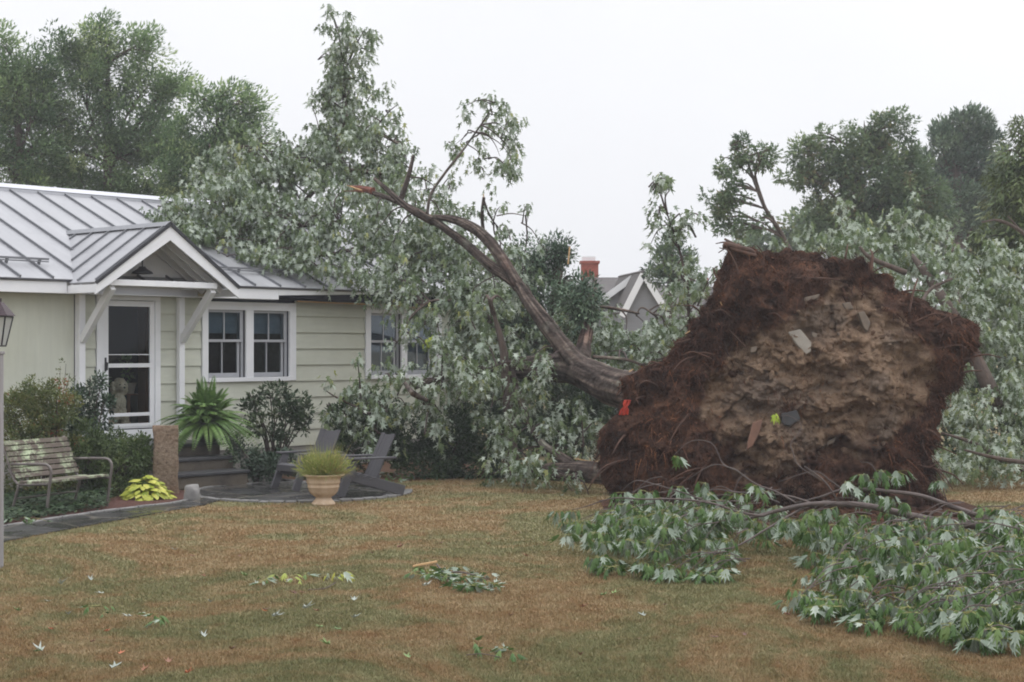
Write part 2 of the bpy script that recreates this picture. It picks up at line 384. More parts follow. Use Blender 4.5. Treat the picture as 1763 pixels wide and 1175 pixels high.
while z0 < 3.0:   # lapped wide shingle courses, broken round the door and the windows
    z1 = min(z0 + 0.30, 3.0); segs = [(-10.16, UR + 0.02)]
    for a, b, o0, o1 in ((-9.92, -8.69, 0.6, 3.0), (-7.86, -5.80, 1.575, 3.0), (-4.12, -2.10, 1.575, 3.0)):
        if z1 > o0 + .02 and z0 < o1 - .02:
            ns = []
            for s0, s1 in segs:
                if b <= s0 or a >= s1: ns.append((s0, s1)); continue
                if a > s0: ns.append((s0, a))
                if b < s1: ns.append((b, s1))
            if z0 < o0 < z1 - .02 and o0 - z0 > .03: ns.append((a, b, o0))
            segs = ns
    for sg in segs:
        s0, s1 = sg[0], sg[1]; zt = sg[2] if len(sg) > 2 else z1
        nt = 0.006 + 0.024 * (1 - (zt - z0) / 0.30)
        m.corners([h(s0, 0.034, z0), h(s1, 0.034, z0), h(s1, 0.002, z0), h(s0, 0.002, z0), h(s0, nt, zt), h(s1, nt, zt), h(s1, 0.001, zt), h(s0, 0.001, zt)])
    z0 += 0.29
for k in range(9):   # right end wall courses
    zz = 0.405 + .29 * k
    m.corners([(UR + .034, 8, zz), (UR + .002, 8, zz), (UR + .002, 0, zz), (UR + .034, 0, zz), (UR + .006, 8, zz + .30), (UR + .001, 8, zz + .3), (UR + .001, 0, zz + .3), (UR + .006, 0, zz + .3)])
m.build('siding', M['siding'], house)
m = MB(); u = UL
bi_ = 0
while u < -10.3:   # vertical boards of the left wing
    hbox(m, u, min(u + 0.30, -10.29), 0.001, 0.0045 + .0012 * (bi_ % 2), 0.45, 3.0); u += 0.30; bi_ += 1
m.build('vertical_siding', M['boards'], house)
m = MB(); hbox(m, UL, UR - .02, -.3, 0.012, -.05, .449); hbox(m, UR - .4, UR - .02, ND, -.3, -.05, .449); hbox(m, UL, UR - .4, ND, ND + .3, -.05, .449)
m.build('foundation', M['concrete'], house)
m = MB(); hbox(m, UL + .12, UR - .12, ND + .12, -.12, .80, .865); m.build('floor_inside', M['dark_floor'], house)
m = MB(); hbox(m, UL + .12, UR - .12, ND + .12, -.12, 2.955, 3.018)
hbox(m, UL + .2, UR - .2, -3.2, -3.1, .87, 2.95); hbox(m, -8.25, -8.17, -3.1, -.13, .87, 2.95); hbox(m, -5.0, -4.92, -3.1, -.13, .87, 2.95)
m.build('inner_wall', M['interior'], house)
m = MB()
for z0, z1, w_, o_ in ((.88, 2.86, .045, 0), (1.0, 1.8, .03, .02), (1.95, 2.75, .03, .02)):
    a0, a1 = (0.0, 1.0) if o_ == 0 else (.16, .84)
    m.beam(h(-8.79 + .36 * a0 - o_, -.15 - .80 * a0, (z0 + z1) / 2), h(-8.79 + .36 * a1 - o_, -.15 - .80 * a1, (z0 + z1) / 2), w_, z1 - z0)
m.build('inner_door', M['brown_wood'], house, bevel=.006)

# roof: sheets, seams, ridge, snow guards
m = MB(); rl, rr = UL - .3, -1.2
m.quadprism(h(rl, EN, EZ), h(rr, EN, EZ), h(rr, RN, RZ), h(rl, RN, RZ), .05)
m.quadprism(h(rr, 2 * RN - EN, EZ), h(rl, 2 * RN - EN, EZ), h(rl, RN, RZ), h(rr, RN, RZ), .05)
roof = m.build('roof', M['roof'], house)
m = MB(); u = -1.35
while u > rl:
    m.beam(h(u, EN + .003, EZ + .02), h(u, RN, RZ + .02), .022, .042, (0, 0, 1))
    m.beam(h(u, 2 * RN - EN, EZ + .02), h(u, RN, RZ + .02), .022, .042, (0, 0, 1)); u -= 0.56
m.build('standing_seam', M['seam'], roof)
m = MB()
m.quadprism(h(rl - .01, RN + .17, RZ - .005), h(rr + .01, RN + .17, RZ - .005), h(rr + .01, RN, RZ + .085), h(rl - .01, RN, RZ + .085), .012)
m.quadprism(h(rr + .01, RN - .17, RZ - .005), h(rl - .01, RN - .17, RZ - .005), h(rl - .01, RN, RZ + .085), h(rr + .01, RN, RZ + .085), .012)
hbox(m, rl - .01, rr + .01, RN + .155, RN + .165, RZ - .07, RZ - .02); hbox(m, rl - .01, rr + .01, RN - .165, RN - .155, RZ - .07, RZ - .02)
m.build('ridge_cap', M['ridge'], roof)
for (a, b) in ((rl, -10.62), (-7.4, -5.6)):   # two snow rails near the eave
    m = MB(); n_ = EN - .55; m.beam(h(a, n_, roofz(n_) + .10), h(b, n_, roofz(n_) + .10), .035, .035); m.beam(h(a, n_, roofz(n_) + .06), h(b, n_, roofz(n_) + .06), .02, .02)
    u = b - .15
    while u > a: m.beam(h(u, n_ - .05, roofz(n_) + .01), h(u, n_, roofz(n_) + .11), .03, .05); u -= .56
    m.build('snow_rail', M['seam'], roof)
# fascia, soffit, damaged edge
m = MB()
hbox(m, rl, -10.62, EN - .05, EN - .02, 3.0, 3.19)
m.build('fascia', M['white'], house, bevel=.004); m = MB()
hbox(m, -7.89, -6.42, EN - .05, EN - .02, 3.0, 3.19)
m.corners([h(-6.418, EN - .02, 3.075), h(-4.1, EN - .02, 3.15), h(-4.1, EN - .05, 3.15), h(-6.418, EN - .05, 3.075), h(-6.418, EN - .02, 3.19), h(-4.1, EN - .02, 3.185), h(-4.1, EN - .05, 3.185), h(-6.418, EN - .05, 3.19)])
m.build('fascia', M['white'], house, bevel=.004)
m = MB(); hbox(m, rl, rr, EN - .035, EN + .012, 3.191, 3.204); m.build('drip_edge', M['metal_dark'], house)
m = MB(); hbox(m, rl, -6.4, .036, EN - .052, 3.002, 3.016); m.build('soffit', M['white'], house)
m = MB()   # torn black underlay sagging where the fascia was ripped off
pts = [(-6.40, 3.045, .02), (-5.6, 3.02, .05), (-5.0, 3.0, .07), (-4.3, 3.02, .12), (-3.6, 2.985, .18), (-2.9, 2.95, .2), (-2.2, 2.96, .21), (-1.25, 2.99, .2)]
for (a, za, ha), (b, zb, hb) in zip(pts[:-1], pts[1:]):
    m.corners([h(a, EN - .03, za), h(b, EN - .03, zb), h(b, EN - .16, zb + .02), h(a, EN - .16, za + .02), h(a, EN - .052, 3.19), h(b, EN - .052, 3.19), h(b, EN - .16, 3.19), h(a, EN - .16, 3.19)])
m.build('torn_underlay', M['tar'], house)
m = MB(); m.beam(h(-5.9, .2, 2.985), h(-3.2, .22, 2.955), .03, .025); m.beam(h(-3.3, .25, 2.94), h(-2.0, .15, 2.90), .03, .02); m.build('torn_trim', M['raw_wood'], house)
m = MB(); hbox(m, UR - .01, UR + .045, -.05, .045, .40, 3.0); m.build('corner_board', M['siding'], house, bevel=.004)
m = MB(); hbox(m, -10.285, -10.165, .001, .04, .45, 3.0); m.build('corner_board', M['white'], house, bevel=.004)

# windows: each pair of double-hung units
def window(units, o, zt, zb, zm):
    a, b = o
    m = MB(); hbox(m, a, units[0][0], .004, .05, zb - .07, zt + .145); hbox(m, units[-1][1], b, .004, .05, zb - .07, zt + .145)
    hbox(m, units[0][1], units[1][0], .004, .048, zb, zt); hbox(m, units[0][0], units[-1][1], .004, .048, zt, zt + .14); hbox(m, units[0][0], units[-1][1], .002, .07, zb - .075, zb - .001)
    w = m.build('window', M['white'], house, bevel=.004)
    for (l, r) in units:
        m = MB()
        # upper sash set outwards, lower sash inwards
        for (s0, s1, z0, z1, n0, n1) in ((l + .003, r - .05, zm - .02, zt - .002, -.035, -.002), (l + .003, r - .085, zb + .002, zm + .022, -.075, -.04)):
            hbox(m, s0, s0 + .03, n0, n1, z0, z1); hbox(m, s1 - .045, s1, n0, n1, z0, z1)
            lo = .075 if z0 < zm - .1 else .045
            hbox(m, s0 + .03, s1 - .045, n0 + .002, n1 - .002, z0, z0 + lo); hbox(m, s0 + .03, s1 - .045, n0 + .002, n1 - .002, z1 - .04, z1)
            mid = (s0 + .03 + s1 - .045) / 2; hbox(m, mid - .011, mid + .011, n0 + .004, n1 - .004, z0 + lo, z1 - .04)
        hbox(m, r - .049, r - .002, -.06, -.03, zb, zt)   # jamb liner
        hbox(m, r - .084, r - .05, -.1, -.08, zb, zt)
        m.build('sash', M['gray_sash'], w)
        m = MB(); hbox(m, l + .01, r - .06, -.021, -.017, zm, zt - .01); hbox(m, l + .01, r - .09, -.059, -.055, zb + .03, zm + .01); m.build('pane', M['glass'], w)
        m = MB(); hbox(m, l, r, -.128, -.122, zm + .13 if o[0] < -5 else zb + .02, zt); m.build('blind', M['blind'], w)
window([(-7.726, -6.923), (-6.756, -5.949)], (-7.85, -5.80), 2.81, 1.648, 2.278)
window([(-3.985, -3.193), (-3.042, -2.253)], (-4.115, -2.105), 2.81, 1.648, 2.278)
# door: white storm door
m = MB(); hbox(m, -9.91, -9.815, .004, .055, .66, 2.93); hbox(m, -8.805, -8.70, .004, .055, .66, 2.93); hbox(m, -9.91, -8.70, .004, .053, 2.93, 2.999); hbox(m, -9.815, -8.805, .006, .045, .665, .825); hbox(m, -9.80, -8.82, -.02, .03, .846, .868)
dfr = m.build('door_frame', M['white'], house, bevel=.004)
m = MB(); D0, D1 = -9.81, -8.81
hbox(m, D0, -9.69, .0, .04, .872, 2.922); hbox(m, -8.90, D1, .0, .04, .872, 2.922)
for z0, z1 in ((2.83, 2.922), (1.838, 1.904), (1.045, 1.10), (.872, .925)): hbox(m, -9.69, -8.90, .002, .038, z0, z1)
hbox(m, -9.69, -8.90, .006, .02, 2.04, 2.055)
door = m.build('door', M['white'], house, bevel=.003)
m = MB(); hbox(m, -9.69, -8.90, .015, .019, .926, 2.83); m.build('pane', M['screen'], door)
m = MB(); hbox(m, -9.765, -9.735, .04, .055, 1.78, 2.0); m.beam(h(-9.75, .055, 1.93), h(-9.75, .10, 1.91), .015, .015); m.beam(h(-9.75, .10, 1.92), h(-9.75, .09, 1.80), .02, .02)
m.build('handle', M['metal_dark'], door)
# entry gable
porch_n, pe0, pe1, pc, pez, prz = 1.07, -10.61, -7.89, -9.25, 3.16, 4.126
def pz(u): return prz - (prz - pez) * abs(u - pc) / (pe1 - pc)
def nback(z): return EN - (z - EZ) / PITCH - .03
m = MB()
m.quadprism(h(pc, porch_n + .03, prz), h(pc, nback(prz), prz), h(pe0, .33, pez), h(pe0, porch_n + .03, pez), .03)
m.quadprism(h(pc, nback(prz), prz), h(pc, porch_n + .03, prz), h(pe1, porch_n + .03, pez), h(pe1, .33, pez), .03)
porch = m.build('porch_roof', M['roof'], house)
m = MB()
for k in range(6):
    n_ = porch_n - .02 - .5 * k
    for e in (pe0, pe1):
        # a seam runs from ridge to eave, or stops where the main roof rises through it
        zz = prz
        lo = pez + .02
        if n_ < .33: lo = EZ + PITCH * (EN - n_)
        if lo >= prz - .05: continue
        t = (prz - lo) / (prz - pez); ue = pc + (e - pc) * t
        m.beam(h(pc, n_, prz + .015), h(ue, n_, lo + .015), .022, .04)
m.quadprism(h(pc + .11, porch_n + .035, prz - .05), h(pc, porch_n + .035, prz + .03), h(pc, nback(prz) - .1, prz + .03), h(pc + .11, nback(prz) - .1 + .2, prz - .05), .008)
m.quadprism(h(pc, porch_n + .035, prz + .03), h(pc - .11, porch_n + .035, prz - .05), h(pc - .11, nback(prz) + .1, prz - .05), h(pc, nback(prz) - .1, prz + .03), .008)
m.build('porch_seam', M['seam'], porch)
m = MB()
for e in (pe0, pe1):   # rake boards with a plumb cut
    s = 1 if e > pc else -1
    a, b = h(pc, 0, prz - .035), h(e, 0, pez - .035)
    def pt(p, dz, n): return (p[0], -n, p[2] + dz)
    q = [pt(a, -.23, porch_n + .025), pt(b, -.15, porch_n + .025), pt(b, -.15, porch_n - .012), pt(a, -.23, porch_n - .012), pt(a, 0, porch_n + .025), pt(b, 0, porch_n + .025), pt(b, 0, porch_n - .012), pt(a, 0, porch_n - .012)]
    if s < 0: q = [q[1], q[0], q[3], q[2], q[5], q[4], q[7], q[6]]
    m.corners(q)
m.build('rake_board', M['white'], porch)
m = MB()
for e in (pe0, pe1):
    m.beam(h(pc, porch_n + .035, prz - .012), h(e, porch_n + .035, pez - .012), .03, .05)
m.build('rake_flashing', M['metal_dark'], porch)
m = MB(); hbox(m, pe0, pe0 + .03, .31, porch_n - .014, 3.0, 3.125); hbox(m, pe1 - .03, pe1, .31, porch_n - .014, 3.0, 3.125)
for n_ in (.18, .42, .66):   # rafters on both slopes
    for e in (pe0 + .04, pe1 - .04): m.beam(h(pc, n_, pz(pc) - .09), h(e, n_, pz(e) - .09), .045, .10)
m.build('rafter', M['white'], porch)
m = MB(); a = [h(pe0 + .1, .10, 3.02), h(pe1 - .1, .10, 3.02), h(pe1 - .1, .10, pz(pe1 - .1) - .04), h(pc, .10, prz - .05), h(pe0 + .1, .10, pz(pe0 + .1) - .04)]
b = [(x, y + .03, z) for x, y, z in a]
m._add(a + b, [(0, 1, 2, 3, 4), (9, 8, 7, 6, 5)] + [(i, i + 5, (i + 1) % 5 + 5, (i + 1) % 5) for i in range(5)])
m.build('gable_panel', M['white'], porch)
m = MB(); hbox(m, -10.33, -8.27, .93, 1.01, 3.12, 3.215); m.build('tie_beam', M['white'], porch, bevel=.006)
for uc in (-10.225, -8.325):
    m = MB(); hbox(m, uc - .055, uc + .055, .042, .13, .68, 3.0); m.build('porch_post', M['white'], house, bevel=.005)
    m = MB(); m.beam(h(uc, .13, 2.28), h(uc, .95, 3.10), .09, .12, (1, 0, 0) if 0 else (0, 0, 1)); hbox(m, uc - .045, uc + .045, .131, .93, 3.125, 3.205)
    m.build('bracket', M['white'], porch, bevel=.006)
m = MB(); lc = (-9.27, -.36, 0)
m.lathe([(0.0, 3.47), (.05, 3.468), (.065, 3.44), (.10, 3.415), (.155, 3.385), (.178, 3.35), (.17, 3.35), (.14, 3.385), (.06, 3.41), (0, 3.42)], lc, 24)
m.tube([(-9.27, -.36, 3.46), (-9.27, -.36, 3.58), (-9.27, -.30, 3.63), (-9.27, -.2, 3.62), (-9.27, -.12, 3.56)], .012, 8, True, 4)
m.build('porch_lamp', M['metal_dark'], house, smooth=True)

# steps in front of the door
stp = empty('stone_steps', HW(-9.3, 0, 0), TH); tag(stp, 'dark stone steps with bluestone treads leading up to the storm door', 'steps')
s0 = -1.0; tops = [(.65, 1.42), (.45, 1.80), (.25, 2.2)]
for i, (z, n_) in enumerate(tops):
    s1 = .80 - .03 * i
    m = MB(); zb = -.03 if i == 2 else tops[i + 1][0] - .02
    m.box(s0, s1, -n_ + .03, -.05 if i == 0 else -tops[i - 1][1] + .2, -.03 if i < 1 else -.03, z - .05); m.build('riser', M['step'], stp, bevel=.012)
    m = MB(); m.box(s0 - .02, s1 + .02, -n_, -.05 if i == 0 else -tops[i - 1][1] + .0301, z - .05, z); m.build('tread', M['tread'], stp, bevel=.01)

# neighbour's house, far behind
M['grey_clap'] = simple('grey_clapboard', (0.23, 0.235, 0.25), (0.20, 0.205, 0.22), 2, 0.8, 0.5, 9, stretch=(.05, .05, 1), bd=.03)
M['shingle'] = simple('brown_grey_shingle', (0.125, 0.115, 0.112), (0.09, 0.085, 0.085), 5, 0.9, 0.5, 14, stretch=(1, 1, 2))
def brickmat():
    t = NT('red_brick'); v = t.coord('Object')
    b = t.add('ShaderNodeTexBrick'); b.inputs['Scale'].default_value = 5; b.inputs['Color1'].default_value = (.36, .085, .055, 1); b.inputs['Color2'].default_value = (.27, .06, .04, 1); b.inputs['Mortar'].default_value = (.3, .22, .19, 1); b.inputs['Mortar Size'].default_value = .012
    mp = t.add('ShaderNodeMapping'); mp.inputs['Rotation'].default_value = (R(90), 0, 0); t.l.new(v, mp.inputs[0]); t.l.new(mp.outputs[0], b.inputs['Vector'])
    return t.base(b.outputs['Color'], .9, 0, .2)
M['brick'] = brickmat()
NY = 52.0
nb0 = P(1060, 600, NY); nb = empty('neighbour_house', (nb0.x, NY, 0)); tag(nb, 'distant grey clapboard house with two white trimmed gables and a red brick chimney', 'house')
def q(px, py, Y=NY): v = P(px, py, Y); return (v.x - nb0.x, v.y - NY, v.z)
def gable_block(apex, ya, left, right, yb, y_front, depth, rake, ext=0.0):
    """front-facing gable: apex px, its height py, foot px left/right at height py yb"""
    a, l, r = q(apex, ya, y_front), q(left, yb, y_front), q(right, yb, y_front)
    m = MB(); zb = 0
    f = [(l[0], l[1], zb), (r[0], r[1], zb), r, a, l]; k = [(x + ext, y + depth, z) for x, y, z in f]
    m._add(f + k, [(0, 1, 2, 3, 4), (9, 8, 7, 6, 5), (0, 5, 6, 1), (1, 6, 7, 2), (4, 9, 5, 0)])
    m.build('gable_wall', M['grey_clap'], nb)
    m = MB(); ov = .12
    for e in (l, r):
        d = Vector(e) - Vector(a); ee = Vector(a) + d * 1.06
        A = Vector(a) + Vector((0, -ov, .10)); E = ee + Vector((0, -ov, .10)); B = Vector((a[0] + ext, a[1] + depth, a[2] + .1)); E2 = E + Vector((ext, depth + ov, 0))
        if e is l: m.quadprism(A, B, E2, E, .08)
        else: m.quadprism(B, A, E, E2, .08)
    rf = m.build('gable_roof', M['shingle'], nb)
    m = MB()
    for e in (l, r):
        d = Vector(e) - Vector(a); m.beam(Vector(a) + Vector((0, -ov - .04, -.03)), Vector(a) + d * 1.05 + Vector((0, -ov - .04, -.03)), .05, rake, (0, -1, 0) if 0 else (0, 0, 1))
    m.build('rake_trim', M['white'], rf)
gable_block(1107, 471, 1072, 1150, 540, NY - 2.2, 3.5, .20, -.5)
gable_block(1089, 477, 1012, 1118, 533, NY - .6, 3.0, .20, .2)
m = MB()   # main roof slope behind and the lower right wing
A, B = q(1005, 478, NY + 4), q(1118, 478, NY + 4); C_, D_ = q(1118, 560, NY), q(1005, 560, NY); m.quadprism(D_, C_, B, A, .15)
A, B = q(1112, 490, NY + 4), q(1290, 496, NY + 4); C_, D_ = q(1290, 545, NY + .5), q(1112, 545, NY + .5); m.quadprism(D_, C_, B, A, .15)
m.build('main_roof', M['shingle'], nb)
m = MB(); a, b = q(1000, 560, NY + .3), q(1290, 545, NY + .3); m.box(a[0], b[0], .6, 7.5, 0, a[2]); m.build('house_wall', M['grey_clap'], nb)
m = MB(); a, b = q(1001, 454, NY + 4.2), q(1030, 500, NY + 4.2); m.box(a[0], b[0], 4.1, 4.8, b[2] - .8, a[2]); m.box(a[0] - .05, b[0] + .05, 4.05, 4.85, a[2], a[2] + .09)
ch = m.build('chimney', M['brick'], nb)
m = MB(); m.box(a[0] + .03, b[0] - .1, 4.2, 4.7, a[2] + .092, a[2] + .25); m.build('chimney_cap', M['white'], ch)
m = MB(); a, b = q(1204, 478, NY + 4.2), q(1219, 505, NY + 4.2); m.box(a[0], b[0], 4.1, 4.5, b[2] - .8, a[2]); m.build('chimney', M['brick'], nb)
# ------------------------------------------------------------------ ground, path, patio, beds
m = MB(); m._add([(-900, -60, 0), (900, -60, 0), (900, 1500, 0), (-900, 1500, 0)], [(0, 1, 2, 3)])
tag(m.build('lawn', M['lawn']), kind='structure')
def gp(l): return [(G(x, y).x, G(x, y).y) for x, y in l]
PATH = gp([(-170, 968), (-60, 948), (0, 936), (100, 916), (200, 898), (300, 880), (352, 871), (352, 856), (335, 856), (318, 864), (300, 868), (240, 875), (175, 883), (90, 896), (0, 910), (-60, 920), (-170, 940)])
CC = G(518, 848); CR = 1.56
CIRC = [(CC.x + CR * math.cos(a), CC.y + CR * math.sin(a)) for a in np.linspace(0, 2 * math.pi, 64, endpoint=False)]
APRON = gp([(352, 871), (420, 850), (520, 838), (500, 832), (470, 827), (425, 823)]) + [(HW(-8.5, 2.15, 0).x, HW(-8.5, 2.15, 0).y), (HW(-10.3, 2.15, 0).x, HW(-10.3, 2.15, 0).y)] + gp([(315, 843), (335, 850)])
BED = gp([(318, 864), (300, 868), (240, 875), (175, 883), (90, 896), (0, 910), (-60, 920), (-170, 940)]) + [(-9.9, 19.0), (-8.0, 22.5)] + [(HW(-11.2, .4, 0).x, HW(-11.2, .4, 0).y), (HW(-10.3, .4, 0).x, HW(-10.3, .4, 0).y), (HW(-10.3, 2.15, 0).x, HW(-10.3, 2.15, 0).y)] + gp([(310, 845), (330, 850), (333, 857)])
WBED = [(HW(-8.45, .03, 0).x, HW(-8.45, .03, 0).y), (HW(-8.45, 2.2, 0).x, HW(-8.45, 2.2, 0).y)] + gp([(470, 828), (540, 836), (640, 838), (690, 830), (760, 824), (850, 822), (905, 820)]) + [(HW(-1.2, .03, 0).x, HW(-1.2, .03, 0).y)]
def flat(name, poly, z, mat):
    m = MB(); m.prism(poly, -0.05, z); return tag(m.build(name, mat), kind='structure')
M['mulch'] = simple('red_brown_mulch', (0.105, 0.038, 0.026), (0.050, 0.022, 0.017), 22, 0.95, 1.0, 45, bd=.03)
M['straw'] = simple('brown_leaf_litter', (0.17, 0.088, 0.045), (0.075, 0.042, 0.028), 16, 0.95, 1.0, 40, bd=.03)
SOILP = gp([(1030, 862), (1050, 893), (1170, 915), (1350, 926), (1560, 928), (1700, 916), (1740, 893), (1650, 862), (1400, 850), (1150, 850)])
flat('mulch_bed', BED, .014, M['mulch']); flat('foundation_bed', WBED, .010, M['straw'])
flat('path', PATH, .018, M['flag']); flat('patio_apron', APRON, .022, M['flag']); flat('patio', CIRC, .027, M['flag'])
M['cobble'] = simple('grey_cobble', (0.20, 0.195, 0.19), (0.11, 0.108, 0.105), 4, 0.75, 0.5, 25, coords='World')
def edging(name, pts, w=.11, hgt=.05, step=.2):
    m = MB(); pts = [Vector((p[0], p[1], 0)) for p in pts]; acc = []
    for a, b in zip(pts[:-1], pts[1:]):
        n = max(1, int((b - a).length / .02)); acc += [a.lerp(b, i / n) for i in range(n)]
    k = int(step / .02); i = 0
    while i + k < len(acc):
        L = int(k * RNG.uniform(.75, 1.15)); a = acc[i]; b = acc[min(i + L - 1, len(acc) - 1)]; zz = hgt * RNG.uniform(.75, 1.1)
        m.beam(a + Vector((0, 0, zz / 2 - .01)), b + Vector((0, 0, zz / 2 - .01)), w * RNG.uniform(.85, 1.1), zz + .02); i += L
    return tag(m.build(name, M['cobble'], None, bevel=.012), kind='structure')
ring = [(CC.x + (CR + .05) * math.cos(a), CC.y + (CR + .05) * math.sin(a)) for a in np.linspace(R(95), R(372), 90)]
edging('patio_kerb', ring, .12, .036)
edging('bed_kerb', gp([(-170, 940), (-60, 920), (0, 910), (90, 896), (175, 883), (240, 875), (300, 868), (318, 864), (335, 857), (333, 852), (322, 848), (308, 846)]), .085, .035, .35)
edging('bed_kerb', gp([(425, 822), (470, 827), (505, 832), (540, 836)]), .08, .05, .25)
def rock(name, loc, sx, sy, sz, mat, seed, parent=None, off=None, rot=None, smooth=True):
    bm = bmesh.new(); bmesh.ops.create_icosphere(bm, subdivisions=3, radius=1)
    for v in bm.verts:
        d = v.co.normalized(); k = 1 + .35 * noise.noise(d * 1.3 + Vector((seed, 0, 0))) + .15 * noise.noise(d * 3.1 + Vector((0, seed, 0)))
        c = Vector((max(-.8, min(.8, d.x * k)) * sx, max(-.8, min(.8, d.y * k)) * sy, max(-.8, min(.8, d.z * k)) * sz))
        if rot is not None: c = rot @ c
        v.co = c
    me = bpy.data.meshes.new(name); bm.to_mesh(me); bm.free()
    if smooth: me.polygons.foreach_set('use_smooth', [True] * len(me.polygons))
    return link(name, me, mat, parent, loc)
p = G(331, 862)
M['grey_stone'] = simple('grey_stone', (0.27, 0.26, 0.25), (0.16, 0.155, 0.15), 5, 0.8, 0.5, 25)
tag(rock('edge_stone', (p.x, p.y, .09), .13, .12, .17, M['grey_stone'], 3), 'upright grey stone at the corner of the mulch bed beside the path', 'stone')

# granite post
def granite():
    t = NT('rough_granite'); v = t.coord('Object')
    c = t.ramp(t.noise(v, 24, 8, 0.8), [(0.34, (0.135, 0.095, 0.07)), (0.5, (0.35, 0.26, 0.19)), (0.68, (0.50, 0.40, 0.31))])
    c = t.mix(t.ramp(t.noise(v, 2.2, 4), [(0.45, 0.0), (0.75, 0.6)]), c, (0.34, 0.20, 0.12))
    t.bump(t.noise(v, 20, 8, 0.75), 1.0, 0.09); return t.base(c, 0.9, 0, 0.2)
M['granite'] = granite()
bm = bmesh.new(); bmesh.ops.create_cube(bm, size=1); bmesh.ops.subdivide_edges(bm, edges=bm.edges[:], cuts=14, use_grid_fill=True)
for v in bm.verts:
    c = Vector((v.co.x * .36, v.co.y * .34, (v.co.z + .5) * 1.03)); c.x *= 1.04 - .07 * c.z; s = Vector((c.x * 3, c.y * 3, c.z * 3))
    v.co = c + Vector((noise.noise(s), noise.noise(s + Vector((9, 0, 0))), .6 * noise.noise(s + Vector((0, 9, 0))))) * .03 + Vector((noise.noise(s * 5), noise.noise(s * 5 + Vector((5, 0, 0))), 0)) * .012
me = bpy.data.meshes.new('granite_post'); bm.to_mesh(me); bm.free()
p = G(285, 851); o = link('granite_post', me, M['granite'], None, (p.x, p.y, -.02)); o.rotation_euler = (0, 0, R(12)); me.polygons.foreach_set('use_smooth', [True] * len(me.polygons))
tag(o, 'rough tan granite post standing beside the entry steps', 'stone post')

# lamp post at the left edge of the view
p = G(-5, 978); lp = empty('lamp_post', (p.x, p.y, 0)); tag(lp, 'grey wooden post carrying a coach lantern with copper brown roof, by the path', 'lamp post')
M['grey_wood'] = simple('weathered_grey_wood', (0.30, 0.29, 0.30), (0.21, 0.20, 0.205), 3, 0.85, 0.5, 14, stretch=(12, 12, .8))
M['frost'] = leafmat('frosted_glass', [(0, (.62, .64, .63)), (1, (.7, .72, .71))], trans=.5, rough=.3)
M['copper'] = simple('brown_copper', (0.060, 0.040, 0.046), (0.045, 0.030, 0.036), 6, 0.5, 0.1, 40, 0.4)
m = MB(); m.box(-.05, .05, -.05, .05, -.1, 2.09); m.box(-.06, .06, -.06, .06, 2.09, 2.12); m.build('post', M['grey_wood'], lp, bevel=.006)
m = MB()
m.tube([(0, 0, 2.12), (0, 0, 2.17)], .02, 10); m.box(-.07, .07, -.07, .07, 2.165, 2.18)
for sx in (-1, 1):
    for sy in (-1, 1): m.beam((sx * .066, sy * .066, 2.18), (sx * .118, sy * .118, 2.46), .012, .012)
for s in (-1, 1):
    m.beam((-.118, s * .118, 2.46), (.118, s * .118, 2.46), .014, .014); m.beam((s * .118, -.118, 2.46), (s * .118, .118, 2.46), .014, .014)
m.build('lantern_frame', M['metal_dark'], lp)
m = MB(); b = [(x * .14, y * .14, 2.468) for x, y in ((-1, -1), (1, -1), (1, 1), (-1, 1))]; tt = [(x * .05, y * .05, 2.60) for x, y in ((-1, -1), (1, -1), (1, 1), (-1, 1))]
m.corners(b + tt); m.box(-.035, .035, -.035, .035, 2.6, 2.64); m.lathe([(.0, 2.70), (.015, 2.69), (.02, 2.66), (.012, 2.64)], (0, 0, 0), 12); m.build('lantern_roof', M['copper'], lp)
m = MB()
for s in (-1, 1):
    m._add([(-.064, s * .064, 2.185), (.064, s * .064, 2.185), (.114, s * .114, 2.455), (-.114, s * .114, 2.455)], [(0, 1, 2, 3)])
    m._add([(s * .064, -.064, 2.185), (s * .064, .064, 2.185), (s * .114, .114, 2.455), (s * .114, -.114, 2.455)], [(0, 1, 2, 3)])
m.build('lantern_glass', M['frost'], lp)

# bench
def lichenwood():
    t = NT('lichened_wood'); v = t.coord('Object')
    c = t.ramp(t.noise(t.coord('Object', (1, 5, 5)), 4, 5), [(0.3, (0.085, 0.068, 0.058)), (0.7, (0.14, 0.115, 0.098))])
    f = t.ramp(t.noise(v, 7, 6, 0.7), [(0.46, 0.0), (0.58, 1.0)]); f = t.mix(1.0, f, t.ramp(t.noise(v, 1.8, 2), [(0.40, 0.1), (0.55, 1.0)]), 'MULTIPLY')
    c = t.mix(f, c, t.ramp(t.noise(v, 22, 4), [(0.35, (0.27, 0.33, 0.22)), (0.65, (0.47, 0.53, 0.36))]))
    t.bump(t.noise(v, 30, 5), 0.6, 0.01); return t.base(c, 0.9, 0, 0.2)
M['lichen'] = lichenwood()
M['bench_metal'] = simple('bronze_grey_tube', (0.17, 0.15, 0.14), (0.12, 0.105, 0.10), 6, 0.5, 0.1, 40, 0.3)
ax = math.atan2(.907, .42)   # bench axis: local x along the bench, local -y the way it faces
fl = G(77, 889); bench = empty('garden_bench', (fl.x, fl.y, 0), ax); tag(bench, 'weathered wooden slat bench with grey metal frame and pale lichen by the path', 'bench')
BL = 1.22
seat = [(0.02, .435), (.13, .425), (.26, .415), (.39, .415)]
for i, (y, z) in enumerate(seat):
    m = MB(); m.beam((-.0, y, z), (BL, y, z), .105, .03); m.build('seat_slat', M['lichen'], bench, bevel=.005)
for i in range(7):
    t = i / 6; y = .50 + .19 * t; z = .49 + .42 * t
    m = MB(); m.beam((-.0, y, z), (BL, y, z), .03, .062, (0, .19, .46)); m.build('back_slat', M['lichen'], bench, bevel=.005)
